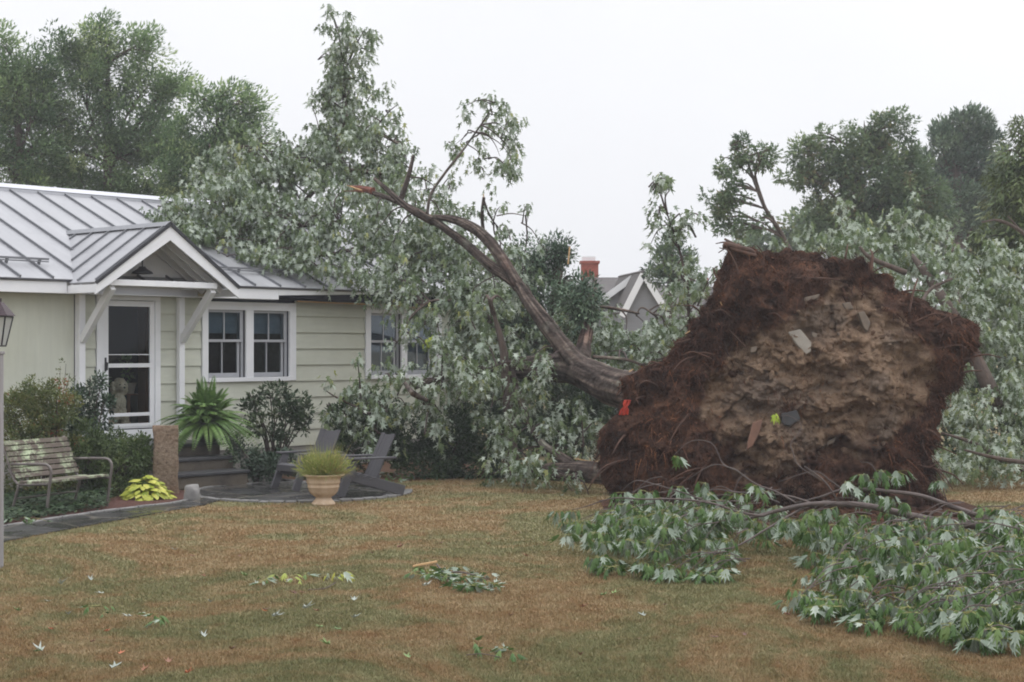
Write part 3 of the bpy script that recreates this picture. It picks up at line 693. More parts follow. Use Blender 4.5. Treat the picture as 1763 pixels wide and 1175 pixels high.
for x in (.015, BL - .015):
    m = MB()
    m.tube([(x, .30, .655), (x, .1, .66), (x, -.02, .655), (x, -.085, .60), (x, -.085, .50), (x, -.06, .36), (x, -.035, .18), (x, -.01, .02)], .019, 8, True, 5)
    m.tube([(x, .60, .645), (x, .30, .655)], .017, 8)
    m.tube([(x, .74, .95), (x, .62, .68), (x, .54, .48), (x, .46, .40), (x, .36, .388), (x, -.05, .41)], .018, 8, True, 5)
    m.tube([(x, .44, .39), (x, .50, .2), (x, .56, .02)], .018, 8, True, 4)
    m.build('end_frame', M['bench_metal'], bench, smooth=True)
m = MB(); m.tube([(.015, .50, .2), (BL - .015, .5, .2)], .013, 8); m.build('stretcher', M['bench_metal'], bench)

# adirondack chairs
M['char'] = simple('charcoal_paint', (0.085, 0.083, 0.092), (0.070, 0.068, 0.076), 4, 0.5, 0.25, 20, stretch=(10, 10, 1))
def adirondack(name):
    r = empty(name, (0, 0, 0))     # faces local +x, width along y
    W = .29
    m = MB()
    for s in (-1, 1): m.beam((.46, s * (W - .03), .335), (-.50, s * (W - .03), .055), .035, .155, (0.3, 0, 1)); 
    m.build('side_rail', M['char'], r, bevel=.006)
    for s in (-1, 1):
        m = MB(); m.beam((.56, s * (W + .01), .0), (.33, s * (W + .01), .565), .04, .13, (1, 0, .4)); m.build('leg', M['char'], r, bevel=.006)
        m = MB(); m.box(-.33, .47, s * (W + .035) - .06, s * (W + .035) + .06, .562, .592); m.build('arm', M['char'], r, bevel=.008)
    m = MB()
    for i in range(5):
        t = i / 4; x = .45 - .42 * t; z = .395 - .135 * t; m.beam((x, -W, z), (x, W, z), .095, .022, (.3, 0, 1))
    m.beam((.50, -W, .345), (.50, W, .345), .022, .10); m.build('seat', M['char'], r, bevel=.004)
    for i in range(4):
        y = (i - 1.5) * .137; cz = 0.0
        m = MB(); m.beam((-.015 + cz * 2, y, .20), (-.345 + cz * 3, y, .905 + .018 * abs(i - 1.5)), .020, .1345, (0, 1, 0)); m.build('back_slat', M['char'], r, bevel=.004)
    m = MB(); m.beam((-.235, -.33, .552), (-.235, .33, .552), .05, .028); m.beam((-.08, -.26, .27), (-.08, .26, .27), .03, .07); m.build('back_brace', M['char'], r)
    return r
ad = adirondack('adirondack_chair')
ad.scale = (.94, .94, .94); ad.location = (-2.10, 22.85, .027); ad.rotation_euler = (0, 0, math.atan2(-.44, -.90))
tag(ad, 'charcoal grey adirondack chair seen from the side, right behind the urn', 'chair', 'adirondack chairs on the patio')
a2 = copy_tree(ad); a2.location = (-3.02, 23.83, .027); a2.rotation_euler = (0, 0, math.atan2(-.68, -.74))
tag(a2, 'charcoal grey adirondack chair near the house steps, its slatted back turned to view', 'chair')

# urn with grasses
M['urn'] = simple('buff_terracotta', (0.56, 0.40, 0.265), (0.40, 0.27, 0.17), 5, 0.85, 0.4, 30)
def urnmat():
    t = NT('buff_cast_stone'); v = t.coord('Object')
    c = t.ramp(t.noise(t.coord('Object', (1, 1, .35)), 6, 6, 0.65), [(0.3, (0.36, 0.25, 0.165)), (0.5, (0.50, 0.375, 0.26)), (0.75, (0.60, 0.48, 0.36))])
    t.bump(t.noise(v, 30, 5), 0.4, 0.01); return t.base(c, 0.85, 0, 0.2)
M['urn'] = urnmat()
p = G(557, 869); urn = empty('urn_planter', (p.x, p.y, 0)); tag(urn, 'buff stone urn planter on a flared foot, filled with feathery grasses', 'planter')
m = MB(); m.lathe([(0, .0), (.165, .0), (.168, .015), (.15, .035), (.115, .075), (.105, .10), (.125, .115), (.165, .14), (.20, .19), (.212, .235), (.219, .24), (.219, .255), (.214, .26), (.224, .30), (.231, .303), (.231, .318), (.226, .322), (.238, .37), (.243, .385), (.285, .398), (.292, .41), (.285, .422), (.24, .42), (.225, .39), (.0, .38)], (0, 0, 0), 40)
m.build('urn', M['urn'], urn, smooth=True)
M['urn_grass'] = leafmat('urn_grass', [(0.0, (0.15, 0.20, 0.045)), (0.45, (0.29, 0.32, 0.09)), (0.75, (0.40, 0.36, 0.14)), (0.92, (0.28, 0.15, 0.08)), (1.0, (0.12, 0.04, 0.05))], trans=.3)
n = 2300; a = RNG.uniform(0, 2 * math.pi, n); rr = .20 * np.sqrt(RNG.uniform(0, 1, n)); base = np.stack([rr * np.cos(a), rr * np.sin(a), np.full(n, .385)], 1)
up_ = RNG.uniform(0, 1, n) < .38; lean = np.where(up_, RNG.uniform(.05, .55, n), RNG.uniform(.4, 1.7, n)); d = np.stack([np.cos(a) * lean, np.sin(a) * lean, np.ones(n)], 1)
L0_ = .72 + .5 * np.array([noise.noise(Vector((math.cos(q) * 1.6, math.sin(q) * 1.6, w * 9))) for q, w in zip(a, rr)])
red = (np.cos(a - .3) > .2) & (RNG.uniform(0, 1, n) < .30); t_ = np.clip(np.where(red, RNG.uniform(.7, 1, n), RNG.normal(.36, .22, n)), 0, 1)
ribbons('ornamental_grass', base, d, (.25 + L0_) * np.where(up_, RNG.uniform(.20, .60, n), RNG.uniform(.14, .44, n)), np.full(n, .010), np.where(up_, RNG.uniform(.05, .4, n), RNG.uniform(.25, .8, n)), 6, M['urn_grass'], urn, t_)
nb2 = 500; bi = RNG.integers(0, n, nb2); 
bp_ = base[bi] + d[bi] / np.linalg.norm(d[bi], axis=1, keepdims=True) * RNG.uniform(.18, .34, (nb2, 1)); bp_[:, 2] -= .04
leaves('wispy_foliage', bp_, unit(d[bi] + .8 * rsph(nb2)), rsph(nb2), RNG.uniform(.05, .11, nb2), RNG.uniform(0.1, .8, nb2), SLIM, M['urn_grass'], urn)

# potted fern
M['fern'] = leafmat('fern', [(0.0, (0.075, 0.145, 0.040)), (0.5, (0.135, 0.235, 0.065)), (1.0, (0.24, 0.345, 0.11))], trans=.3)
M['pot_dark'] = simple('dark_glazed_pot', (0.028, 0.030, 0.040), (0.02, 0.02, 0.026), 5, 0.35, 0.1, 30)
fp = Vector((-4.87, 25.0, .65)); fern = empty('potted_fern', fp); tag(fern, 'lush green fern arching out of a dark pot on the steps', 'potted plant')
m = MB(); m.lathe([(0, .0), (.15, .0), (.165, .02), (.20, .27), (.215, .285), (.215, .32), (.195, .32), (.185, .29), (0, .28)], (0, 0, 0), 28); m.build('pot', M['pot_dark'], fern, smooth=True)
V_, F_, T_ = [], [], []
for k in range(165):   # fronds: a drooping rachis with paired leaflets
    a = RNG.uniform(0, 2 * math.pi); el = R(RNG.uniform(4, 84)); L = RNG.uniform(.60, 1.02); dr = RNG.uniform(.30, .75) * math.cos(el) + .16
    d0 = np.array([math.cos(a) * math.cos(el), math.sin(a) * math.cos(el), math.sin(el)]); ns = 28; tt = np.linspace(.06, 1, ns)
    pts = np.array([0, 0, .30]) + d0[None] * (L * tt)[:, None]; pts[:, 2] -= dr * L * tt ** 2.4
    tan = np.gradient(pts, axis=0); tan = unit(tan); sd = unit(np.cross(tan, np.array([0, 0, 1.0]) + .001)); up = np.cross(sd, tan)
    w = .095 * np.sin(np.pi * np.clip(tt * .92 + .08, 0, 1)) ** .7 + .012
    tn = np.clip(RNG.normal(.45, .2), 0, 1)
    for s in (-1, 1):
        ax_ = unit(sd * s + tan * .45 - up * .25); v, f, t_ = leaf_arrays(pts, ax_, up, w, np.clip(np.full(ns, tn) + RNG.normal(0, .12, ns), 0, 1), FEATH)
        F_.append(f + sum(len(x) for x in V_)); V_.append(v); T_.append(t_)
np_mesh('fern_frond', np.concatenate(V_), np.concatenate(F_), M['fern'], fern, np.concatenate(T_))

# golden hosta
M['hosta'] = leafmat('golden_hosta', [(0.0, (0.20, 0.28, 0.035)), (0.5, (0.40, 0.43, 0.065)), (1.0, (0.60, 0.58, 0.14))], trans=.25)
def rosette(name, label, p, n, spread, hgt, size, mat, cat, tmpl=OVAL, group=None):
    a = RNG.uniform(0, 2 * math.pi, n); q = np.sqrt(RNG.uniform(0.02, 1, n)); base = np.stack([np.cos(a) * q * spread * .75, np.sin(a) * q * spread * .75, hgt * (1.05 - q ** 1.5) * RNG.uniform(.75, 1.1, n) + .03], 1)
    axv = np.stack([np.cos(a), np.sin(a), .25 - q * .9 + RNG.normal(0, .15, n)], 1); nr = np.stack([np.cos(a) * .5, np.sin(a) * .5, np.ones(n)], 1) + .25 * rsph(n)
    o = leaves(name, base, axv, nr, RNG.uniform(.75, 1.2, n) * size, np.clip(RNG.normal(.5, .25, n), 0, 1), tmpl, mat)
    o.location = p; return tag(o, label, cat, group)
WIDE = (np.array([(0, 0, 0), (0.30, 0.22, -.02), (0.34, 0.5, -.07), (0.18, .82, -.12), (0, 1.0, -.2), (-0.18, .82, -.12), (-0.34, 0.5, -.07), (-.30, .22, -.02), (0, .5, .05)], float), np.array([(i, (i + 1) % 8, 8) for i in range(8)]))
p = G(253, 860); rosette('golden_hosta', 'bright yellow hosta at the foot of the granite post', (p.x, p.y, 0), 150, .40, .30, .145, M['hosta'], 'plant', WIDE)

# shrubs: stems with leaf clumps filling an uneven outline
M['bark'] = simple('grey_brown_bark', (0.115, 0.085, 0.068), (0.062, 0.046, 0.040), 6, 0.9, 0.9, 18, stretch=(3, 3, .7), bd=.02, coords='World')
M['twig'] = simple('dark_twig', (0.075, 0.050, 0.045), (0.045, 0.032, 0.03), 8, 0.8, 0.4, 30, coords='World')
def clumps(blobs, per_clump, clump_r, density=1.0, shell=.45):
    """clump centres in the ellipsoids (c, rx, ry, rz), then leaf points round each; returns points, outward directions, clump index"""
    pts, out, idx, k0 = [], [], [], 0
    for c, rx, ry, rz in blobs:
        k = max(3, int(density * (rx * ry * rz) ** (2 / 3) / clump_r ** 2)); d = rsph(k); q = RNG.uniform(shell ** 3, 1, k) ** (1 / 3)
        cc = np.array(c) + d * q[:, None] * np.array([rx, ry, rz]); n = per_clump
        e = rsph(k * n) * (RNG.uniform(0, 1, k * n) ** .45)[:, None] * clump_r * RNG.uniform(.6, 1.35, k).repeat(n)[:, None]
        pts.append(cc.repeat(n, 0) + e); out.append(unit(d.repeat(n, 0) * .6 + unit(e))); idx.append(np.arange(k).repeat(n) + k0); k0 += k
    return np.concatenate(pts), np.concatenate(out), np.concatenate(idx), k0
def shrub(name, label, base, blobs, mat, leaf=.06, per=26, cr=.11, density=1.5, tmpl=OVAL, cat='shrub', stems=7, droop=.0, tonesd=.2, group=None, tone0=.45, stemr=.012, zfloor=.02, shell=.45):
    root = empty(name, base)
    pts, out, idx, k = clumps(blobs, per, cr, density, shell); keep = pts[:, 2] > zfloor; pts, out, idx = pts[keep], out[keep], idx[keep]; n = len(pts)
    ct = np.clip(RNG.normal(tone0, tonesd, k), 0, 1)[idx]; tn = np.clip(ct + RNG.normal(0, .12, n), 0, 1)
    axv = unit(out + .7 * rsph(n) + np.array([0, 0, .25 - droop])); nr = unit(out * .4 + np.array([0, 0, .8]) + .7 * rsph(n))
    leaves('foliage', pts, axv, nr, RNG.uniform(.7, 1.3, n) * leaf, tn, tmpl, mat, root, off=base)
    if stems:
        m = MB()
        for i in range(stems):
            c, rx, ry, rz = blobs[i % len(blobs)]; e = Vector(c) + Vector((RNG.uniform(-.7, .7) * rx, RNG.uniform(-.7, .7) * ry, RNG.uniform(-.3, .8) * rz)); s = Vector(base) + Vector((RNG.uniform(-.06, .06), RNG.uniform(-.06, .06), -.03))
            mid = s.lerp(e, .5) + Vector((RNG.uniform(-.08, .08), RNG.uniform(-.08, .08), .08)); m.tube([s, mid, e], [stemr * 1.3, stemr, stemr * .5], 6, True, 4)
        m.build('stem', M['twig'], root, off=base)
    return tag(root, label, cat, group)
def pb(px, py, Y, rx, ry, rz=None):   # blob from picture size at depth Y
    v = P(px, py, Y); k = Y / FPX; return (tuple(v), rx * k, rz if rz else (rx * k + ry * k) / 2, ry * k)
M['azalea'] = leafmat('azalea_leaf', [(0.0, (0.060, 0.090, 0.032)), (0.45, (0.120, 0.150, 0.050)), (0.85, (0.185, 0.185, 0.062)), (0.985, (0.20, 0.14, 0.05)), (1.0, (0.30, 0.07, 0.04))])
M['holly'] = leafmat('holly_leaf', [(0.0, (0.020, 0.042, 0.026)), (0.6, (0.045, 0.080, 0.044)), (1.0, (0.095, 0.135, 0.08))], trans=.1, rough=.35, spec=.5)
M['box'] = leafmat('box_leaf', [(0.0, (0.045, 0.075, 0.024)), (0.6, (0.090, 0.135, 0.044)), (1.0, (0.17, 0.205, 0.075))])
M['laurel'] = leafmat('laurel_leaf', [(0.0, (0.028, 0.050, 0.026)), (0.6, (0.060, 0.094, 0.045)), (1.0, (0.13, 0.15, 0.075))], trans=.15, rough=.4)
M['yew'] = leafmat('yew_leaf', [(0.0, (0.020, 0.042, 0.020)), (0.6, (0.042, 0.078, 0.034)), (1.0, (0.090, 0.13, 0.056))], trans=.1)
Yb = 23.0
shrub('azalea_bush', 'rusty green azalea bush behind the garden bench', (P(70, 600, 22.6).x, 22.6, 0), [pb(60, 720, 22.6, 55, 45), pb(30, 700, 22.6, 28, 30), pb(95, 705, 22.6, 40, 45), pb(60, 690, 22.6, 45, 32), pb(90, 765, 22.5, 55, 40), pb(25, 760, 22.4, 40, 40), pb(70, 820, 22.5, 60, 45)], M['azalea'], .05, 50, .10, 3.2, tone0=.5, stems=10)
shrub('sparse_shoots', 'thin upright twigs rising above the azalea bush', (P(95, 600, 22.9).x, 22.9, 0), [pb(52, 660, 22.9, 10, 14), pb(88, 655, 22.9, 14, 22), pb(120, 655, 22.9, 12, 18), pb(108, 640, 22.9, 8, 18)], M['azalea'], .04, 12, .06, 1.0, stems=9, stemr=.006, cat='shrub')
shrub('holly_bush', 'dark glossy holly bush between the azalea and the storm door', (P(150, 600, 23.6).x, 23.6, 0), [pb(150, 690, 23.6, 30, 32), pb(165, 660, 23.6, 16, 22), pb(135, 720, 23.6, 30, 28), pb(175, 720, 23.6, 16, 18), pb(185, 700, 23.6, 10, 22), pb(150, 760, 23.6, 40, 35), pb(150, 815, 23.6, 40, 40)], M['holly'], .07, 30, .09, 2.4, stems=10)
shrub('boxwood_bush', 'low spreading green bush between the bench and the granite post', (P(200, 600, 22.9).x, 22.9, 0), [pb(165, 790, 22.8, 42, 38), pb(210, 795, 22.9, 48, 38), pb(245, 785, 23.0, 22, 32), pb(150, 755, 22.9, 28, 25), pb(200, 770, 23.1, 40, 22), pb(200, 835, 22.8, 55, 22)], M['box'], .05, 60, .10, 3.6, stems=8)
shrub('laurel_shrub', 'open leggy shrub against the siding below the left windows', (P(470, 600, 26.1).x, 26.0, 0), [pb(440, 680, 26.1, 20, 14), pb(470, 676, 26.1, 22, 14), pb(505, 690, 26.1, 25, 14), pb(485, 712, 26.0, 36, 18), pb(520, 715, 26.1, 24, 20), pb(450, 735, 26.0, 28, 16), pb(490, 745, 26.0, 26, 16), pb(428, 710, 26.1, 14, 16), pb(530, 735, 26.1, 12, 16)], M['laurel'], .085, 22, .085, 2.2, stems=14, stemr=.014, shell=.2)
shrub('low_shrub', 'low dark green shrub beside the steps, under the leggy shrub', (P(440, 600, 25.0).x, 25.0, 0), [pb(425, 790, 25.0, 32, 26), pb(460, 800, 25.0, 34, 26), pb(400, 770, 25.1, 18, 16), pb(490, 800, 25.2, 24, 22)], M['holly'], .065, 34, .09, 3.0, stems=6)
shrub('yew_bush', 'dark yew bush behind the adirondack chair backs', (P(640, 600, 26.3).x, 26.3, 0), [pb(600, 720, 26.6, 38, 34), pb(645, 715, 26.4, 45, 42), pb(660, 770, 26.3, 45, 45), pb(610, 775, 26.4, 40, 45), pb(570, 745, 26.9, 20, 30)], M['yew'], .06, 60, .12, 3.4, stems=6, shell=.6)
shrub('yew_bush', 'broad dark yew bush right of the chairs, below the fallen limbs', (P(770, 600, 26.1).x, 26.1, 0), [pb(715, 755, 26.2, 50, 50), pb(770, 750, 26.1, 55, 50), pb(825, 760, 26.0, 50, 50), pb(740, 795, 25.9, 60, 35), pb(830, 795, 25.9, 50, 35), pb(870, 770, 26.2, 30, 45)], M['yew'], .06, 60, .12, 3.4, stems=6, shell=.6)
shrub('yew_bush', 'dark yew bush in the gap behind the fallen log and under the trunk', (P(1000, 600, 27.4).x, 27.4, 0), [pb(960, 740, 27.4, 50, 50), pb(1020, 745, 27.4, 50, 50), pb(1070, 750, 27.0, 40, 50), pb(900, 760, 27.4, 50, 40), pb(990, 690, 27.6, 60, 40)], M['yew'], .06, 60, .12, 3.0, stems=5, shell=.6)
M['hosta_green'] = leafmat('green_hosta', [(0.0, (0.09, 0.16, 0.05)), (0.5, (0.15, 0.24, 0.09)), (1.0, (0.24, 0.33, 0.14))])
p = G(765, 822); rosette('green_hosta', 'pale green leafy plant at the edge of the lawn under the yew', (p.x, p.y, 0), 60, .32, .30, .20, M['hosta_green'], 'plant', WIDE)
# ground cover under the bench
M['cover'] = leafmat('ground_cover_leaf', [(0.0, (0.016, 0.034, 0.016)), (0.6, (0.036, 0.066, 0.026)), (1.0, (0.085, 0.115, 0.042))], trans=.1)
cp = gp([(-60, 917), (0, 907), (90, 893), (178, 880), (195, 862), (160, 850), (60, 850), (-60, 862)]); n = 5200
xs = RNG.uniform(min(p[0] for p in cp), max(p[0] for p in cp), n * 3); ys = RNG.uniform(min(p[1] for p in cp), max(p[1] for p in cp), n * 3); k = in_poly(xs, ys, cp); xs, ys = xs[k][:n], ys[k][:n]; n = len(xs)
zz = (.04 + .15 * RNG.uniform(0, 1, n) * np.array([.6 + .5 * noise.noise(Vector((x * 2.5, y * 2.5, 0))) for x, y in zip(xs, ys)]))
a = RNG.uniform(0, 6.28, n)
tag(leaves('ground_cover', np.stack([xs, ys, zz], 1), np.stack([np.cos(a), np.sin(a), RNG.uniform(-.4, .5, n)], 1), np.array([0, 0, 1.0]) + .5 * rsph(n), RNG.uniform(.06, .10, n), np.clip(RNG.normal(.45, .2, n), 0, 1), OVAL, M['cover']), 'dark leafy ground cover under the bench', 'ground cover', kind='stuff')

# dog behind the storm door: one remeshed body with a curly coat
def dogmat():
    t = NT('cream_curly_coat'); v = t.coord('Object')
    c = t.ramp(t.noise(v, 14, 5, 0.7), [(0.3, (0.58, 0.38, 0.22)), (0.7, (0.82, 0.60, 0.39))]); t.bump(t.noise(v, 35, 4), 1.0, 0.03); return t.base(c, 0.95, 0, 0.1)
M['coat'] = dogmat(); M['black'] = simple('dark_eye', (0.015, 0.012, 0.012), None, 4, 0.2, 0)
dg = HW(-9.25, -.36, .868)
def ell(bm, c, r, rz=0):
    mt = Matrix.Translation(c) @ Matrix.Rotation(rz, 4, 'X') @ Matrix.Diagonal((*r, 1)); bmesh.ops.create_icosphere(bm, subdivisions=3, radius=1, matrix=mt)
bm = bmesh.new()   # faces -y (out of the door)
ell(bm, (0, .06, .30), (.15, .15, .24), R(-12)); ell(bm, (0, .16, .17), (.17, .19, .17)); ell(bm, (0, -.02, .40), (.13, .12, .15)); ell(bm, (0, -.03, .53), (.085, .085, .12)); ell(bm, (0, -.06, .66), (.115, .115, .105)); ell(bm, (0, -.16, .625), (.062, .085, .055))
ell(bm, (0, -.07, .74), (.09, .085, .06))
for s in (-1, 1):
    ell(bm, (s * .115, -.04, .63), (.038, .06, .115)); ell(bm, (s * .07, -.06, .22), (.048, .055, .20)); ell(bm, (s * .07, -.095, .03), (.05, .075, .035)); ell(bm, (s * .15, .10, .12), (.075, .15, .12)); ell(bm, (s * .16, -.02, .035), (.05, .10, .04))
ell(bm, (.14, .33, .06), (.04, .14, .045))
me0 = bpy.data.meshes.new('tmp'); bm.to_mesh(me0); bm.free(); tmp = link('dog', me0, None)
rm = tmp.modifiers.new('r', 'REMESH'); rm.mode = 'VOXEL'; rm.voxel_size = .014
sm = tmp.modifiers.new('s', 'SMOOTH'); sm.iterations = 4
dgp = bpy.context.evaluated_depsgraph_get(); me = bpy.data.meshes.new_from_object(tmp.evaluated_get(dgp)); bpy.data.objects.remove(tmp)
for v in me.vertices:
    c = v.co; k = noise.noise(c * 22) * .012 + noise.noise(c * 45) * .006; v.co = c + v.normal * k
bm = bmesh.new(); bm.from_mesh(me)
for f in bm.faces: f.smooth = True
for s in (-1, 1):
    r_ = bmesh.ops.create_icosphere(bm, subdivisions=2, radius=.014, matrix=Matrix.Translation((s * .042, -.165, .685)))
    for v in r_['verts']:
        for f in v.link_faces: f.material_index = 1
r_ = bmesh.ops.create_icosphere(bm, subdivisions=2, radius=.02, matrix=Matrix.Translation((0, -.245, .64)))
for v in r_['verts']:
    for f in v.link_faces: f.material_index = 1
bm.to_mesh(me); bm.free(); me.name = 'dog'
dog = link('dog', me, [M['coat'], M['black']], None, dg); dog.rotation_euler = (0, 0, TH - R(8)); tag(dog, 'curly tan dog sitting behind the glass of the storm door', 'dog')
hp = HW(-8.80, -.72, .866); hpl = empty('house_plant', hp); tag(hpl, 'green house plant on a stand, seen through the storm door', 'potted plant')
m = MB(); m.tube([(0, 0, 0), (0, 0, .52)], .03, 10); m.lathe([(0, 0), (.14, 0), (.14, .02), (0, .025)], (0, 0, 0), 20); m.lathe([(0, .5), (.15, .5), (.15, .52), (0, .525)], (0, 0, 0), 20); m.build('stand', M['brown_wood'], hpl)
m = MB(); m.lathe([(0, .526), (.09, .526), (.13, .70), (.12, .70), (0, .68)], (0, 0, 0), 20); m.build('pot', M['urn'], hpl)
pts, out, idx, k = clumps([((-.04, 0, .98), .15, .15, .14)], 14, .08, 1.5); n = len(pts); leaves('foliage', pts, out + .5 * rsph(n), np.array([0, 0, 1.0]) + .5 * rsph(n), RNG.uniform(.07, .12, n), RNG.uniform(.3, 1, n), OVAL, M['fern'], hpl)
m = MB(); m.tube([(0, 0, .68), (.01, 0, .85), (0, 0, 1.05)], .012, 8); m.build('stem', M['twig'], hpl)
# ------------------------------------------------------------------ the uprooted silver maple
SILV_F = [(0.0, (0.078, 0.122, 0.052)), (0.5, (0.150, 0.205, 0.096)), (0.85, (0.215, 0.270, 0.13)), (1.0, (0.34, 0.36, 0.14))]
SILV_B = [(0.0, (0.27, 0.33, 0.26)), (0.5, (0.39, 0.445, 0.365)), (1.0, (0.52, 0.57, 0.485))]
M['maple'] = leafmat('silver_maple_leaf', SILV_F, SILV_B, trans=.30, rough=.5)
def barkmat():
    t = NT('maple_bark'); v = t.coord('World')
    n1 = t.noise(v, 5, 6, 0.7, 0.8)
    c = t.ramp(n1, [(0.3, (0.028, 0.021, 0.019)), (0.52, (0.060, 0.046, 0.040)), (0.78, (0.125, 0.105, 0.092))])
    c = t.mix(t.ramp(t.noise(v, 2.6, 4), [(0.55, 0.0), (0.72, 0.55)]), c, (0.165, 0.18, 0.145))
    c = t.mix(t.ramp(t.noise(v, 1.3, 3), [(0.56, 0.0), (0.7, 0.6)]), c, (0.090, 0.048, 0.040))
    at = t.add('ShaderNodeAttribute', attribute_name='tone'); c = t.mix(1.0, c, t.ramp(at.outputs['Fac'], [(0.2, (.34, .32, .30)), (0.5, (1.0, 1.0, 1.0)), (0.8, (2.3, 2.3, 2.2))]), 'MULTIPLY')
    w = t.add('ShaderNodeTexNoise'); w.inputs['Scale'].default_value = 11; w.inputs['Detail'].default_value = 6; t.l.new(v, w.inputs['Vector'])
    t.bump(w.outputs['Fac'], 1.0, 0.06); return t.base(c, 0.95, 0, 0.15)
M['maple_bark'] = barkmat()
PY0 = 20.9
base = G(1340, 880); tree = empty('fallen_maple', (base.x, PY0 + .5, 0))
tag(tree, 'uprooted silver maple, root mass tipped up, limbs and silvery leaves lying over the house', 'fallen tree')
TO = Vector(tree.location)
# --- root plate: a lump of soil torn out of the lawn
SIL = [(1058, 850), (1040, 815), (1022, 788), (1030, 748), (1052, 715), (1078, 690), (1064, 660), (1078, 640), (1105, 628), (1150, 628), (1168, 590), (1195, 552), (1228, 505), (1240, 470), (1252, 424), (1285, 428), (1350, 434), (1430, 442), (1482, 452), (1530, 478), (1580, 520), (1625, 542), (1665, 536), (1684, 562), (1672, 620), (1645, 662), (1618, 700), (1610, 760), (1602, 830), (1640, 880), (1660, 904), (1560, 912), (1440, 912), (1300, 912), (1170, 905), (1080, 885)]
TAN = [(1222, 730), (1205, 650), (1240, 600), (1290, 575), (1340, 560), (1380, 520), (1430, 500), (1500, 508), (1550, 560), (1590, 590), (1604, 640), (1590, 690), (1545, 735), (1480, 762), (1430, 765), (1380, 770), (1345, 800), (1310, 830), (1265, 800)]
def XZ(px, py): v = P(px, py, PY0); return (v.x, v.z)
sil = [XZ(*p) for p in SIL]; tanp = [XZ(*p) for p in TAN]; cx, cz = XZ(1345, 690)
NA, NR, NB = 420, 120, 26
def ray_r(a):
    d = (math.cos(a), math.sin(a)); best = .3
    for (x0, z0), (x1, z1) in zip(sil, sil[1:] + sil[:1]):
        ex, ez = x1 - x0, z1 - z0; det = d[0] * ez - d[1] * ex
        if abs(det) < 1e-9: continue
        t = ((x0 - cx) * ez - (z0 - cz) * ex) / det; s_ = ((x0 - cx) * d[1] - (z0 - cz) * d[0]) / det
        if -1e-6 <= s_ <= 1 + 1e-6 and t > 0: best = max(best, t)
    return best
def fbm(p, o=4):
    s_, a = 0, 1
    for _ in range(o): s_ += a * noise.noise(p); p = p * 2.07 + Vector((3.1, 1.7, 5.3)); a *= .52
    return s_
def sdist(x, z, poly):
    best = 1e9
    for (x0, z0), (x1, z1) in zip(poly, poly[1:] + poly[:1]):
        ex, ez = x1 - x0, z1 - z0; t = max(0, min(1, ((x - x0) * ex + (z - z0) * ez) / (ex * ex + ez * ez))); best = min(best, math.hypot(x - x0 - ex * t, z - z0 - ez * t))
    return best
verts, tones, norms = [], [], []
angs = [2 * math.pi * k / NA for k in range(NA)]; rad = [ray_r(a) for a in angs]; rad = [sum(rad[(k + j) % NA] for j in range(-4, 5)) / 9 for k in range(NA)]
tan_in = lambda x, z: bool(in_poly(np.array([x]), np.array([z]), tanp)[0])
rows = [(q, 1) for q in np.linspace(0.004, 1, NR)] + [(q, -1) for q in np.linspace(1, .05, NB)[1:]]
for q, side in rows:
    for k, a in enumerate(angs):
        r = rad[k] * q * (1 + (.065 * noise.noise(Vector((math.cos(a) * 7, math.sin(a) * 7, 3))) + .035 * noise.noise(Vector((math.cos(a) * 19, math.sin(a) * 19, 7))) if q > .2 else 0) * q)
        x, z = cx + math.cos(a) * r, cz + math.sin(a) * r; v0 = Vector((x, 0, z))
        edge = max(0.0, 1 - q ** 3.2)
        if side > 0:
            bulge = .34 + .18 * max(0, min(1, (1.6 - z) / 1.6))
            y = -bulge * edge ** .8
            f1 = fbm(v0 * .9, 3); f2 = fbm(v0 * 2.4 + Vector((7, 0, 0)), 4); rg = 1 - abs(fbm(Vector((x * 1.5, 2, z * 3.0)), 4)) * 1.6
            vd, vd_p = noise.voronoi(Vector((x * 2.4 + .5 * f2, 0, z * 3.0 + .5 * f1))); cell = vd[1] - vd[0]
            amp = min(1, (1 - q) * 5 + .35)
            ch = noise.noise(Vector(vd_p[0]) * 9.7 + Vector((3, 3, 3))); v2, p2 = noise.voronoi(Vector((x * 6.5 + .3 * f2, 0, z * 7.5 + .3 * f1))); ch2 = noise.noise(Vector(p2[0]) * 7.3)
            y += amp * (-.28 * f1 - .15 * f2 - .05 * rg - .12 * ch - .05)
            for per_, am_, of_ in ((.70, .11, 0), (.31, .05, 3.7)):   # broken ledges: the soil bulges out, then is undercut
                ph = (z + .55 * f1 + .22 * f2 + .10 * noise.noise(Vector((x * 2.2, of_, 0)))) / per_ + of_; fr = ph - math.floor(ph); mk = max(0, min(1, .55 + 1.1 * noise.noise(Vector((x * 1.3, of_, z * 1.3)))))
                y -= amp * am_ * mk * (min(1, fr / .18) * (1 - fr) * 1.25 - .4)
            y += -.055 * fbm(v0 * 5.5, 5)
            d = sdist(x, z, tanp); sd = d if tan_in(x, z) else -d
            tn = .5 + .5 * max(-1, min(1, (sd + .26 * fbm(v0 * 2.2 + Vector((0, 4, 0)), 4)) / .16))
            tn = max(tn, .40 * max(0, 1 - max(0, (abs(x - cx - .35) - .9)) * 1.6) * (1 if z < 1.3 else 0)) * .62 + .20 * (.5 + .5 * fbm(v0 * 1.6 + Vector((2, 9, 1)), 3)) + (.16 * (.28 - min(cell, .28)) / .28) * 0
            hollow = max(0, min(1, (y + bulge * edge ** .8 + .05) * 3)); tn *= 1 - .0 * hollow
        else:
            y = .62 * (1 - q ** 2) ** .5 + .16 * fbm(v0 * 1.6, 3) * (1 - q); tn = .12
        verts.append((x - TO.x, PY0 + y - TO.y, max(-.05, z) - TO.z)); tones.append(max(0, min(1, tn)))
nrow = len(rows); F = []
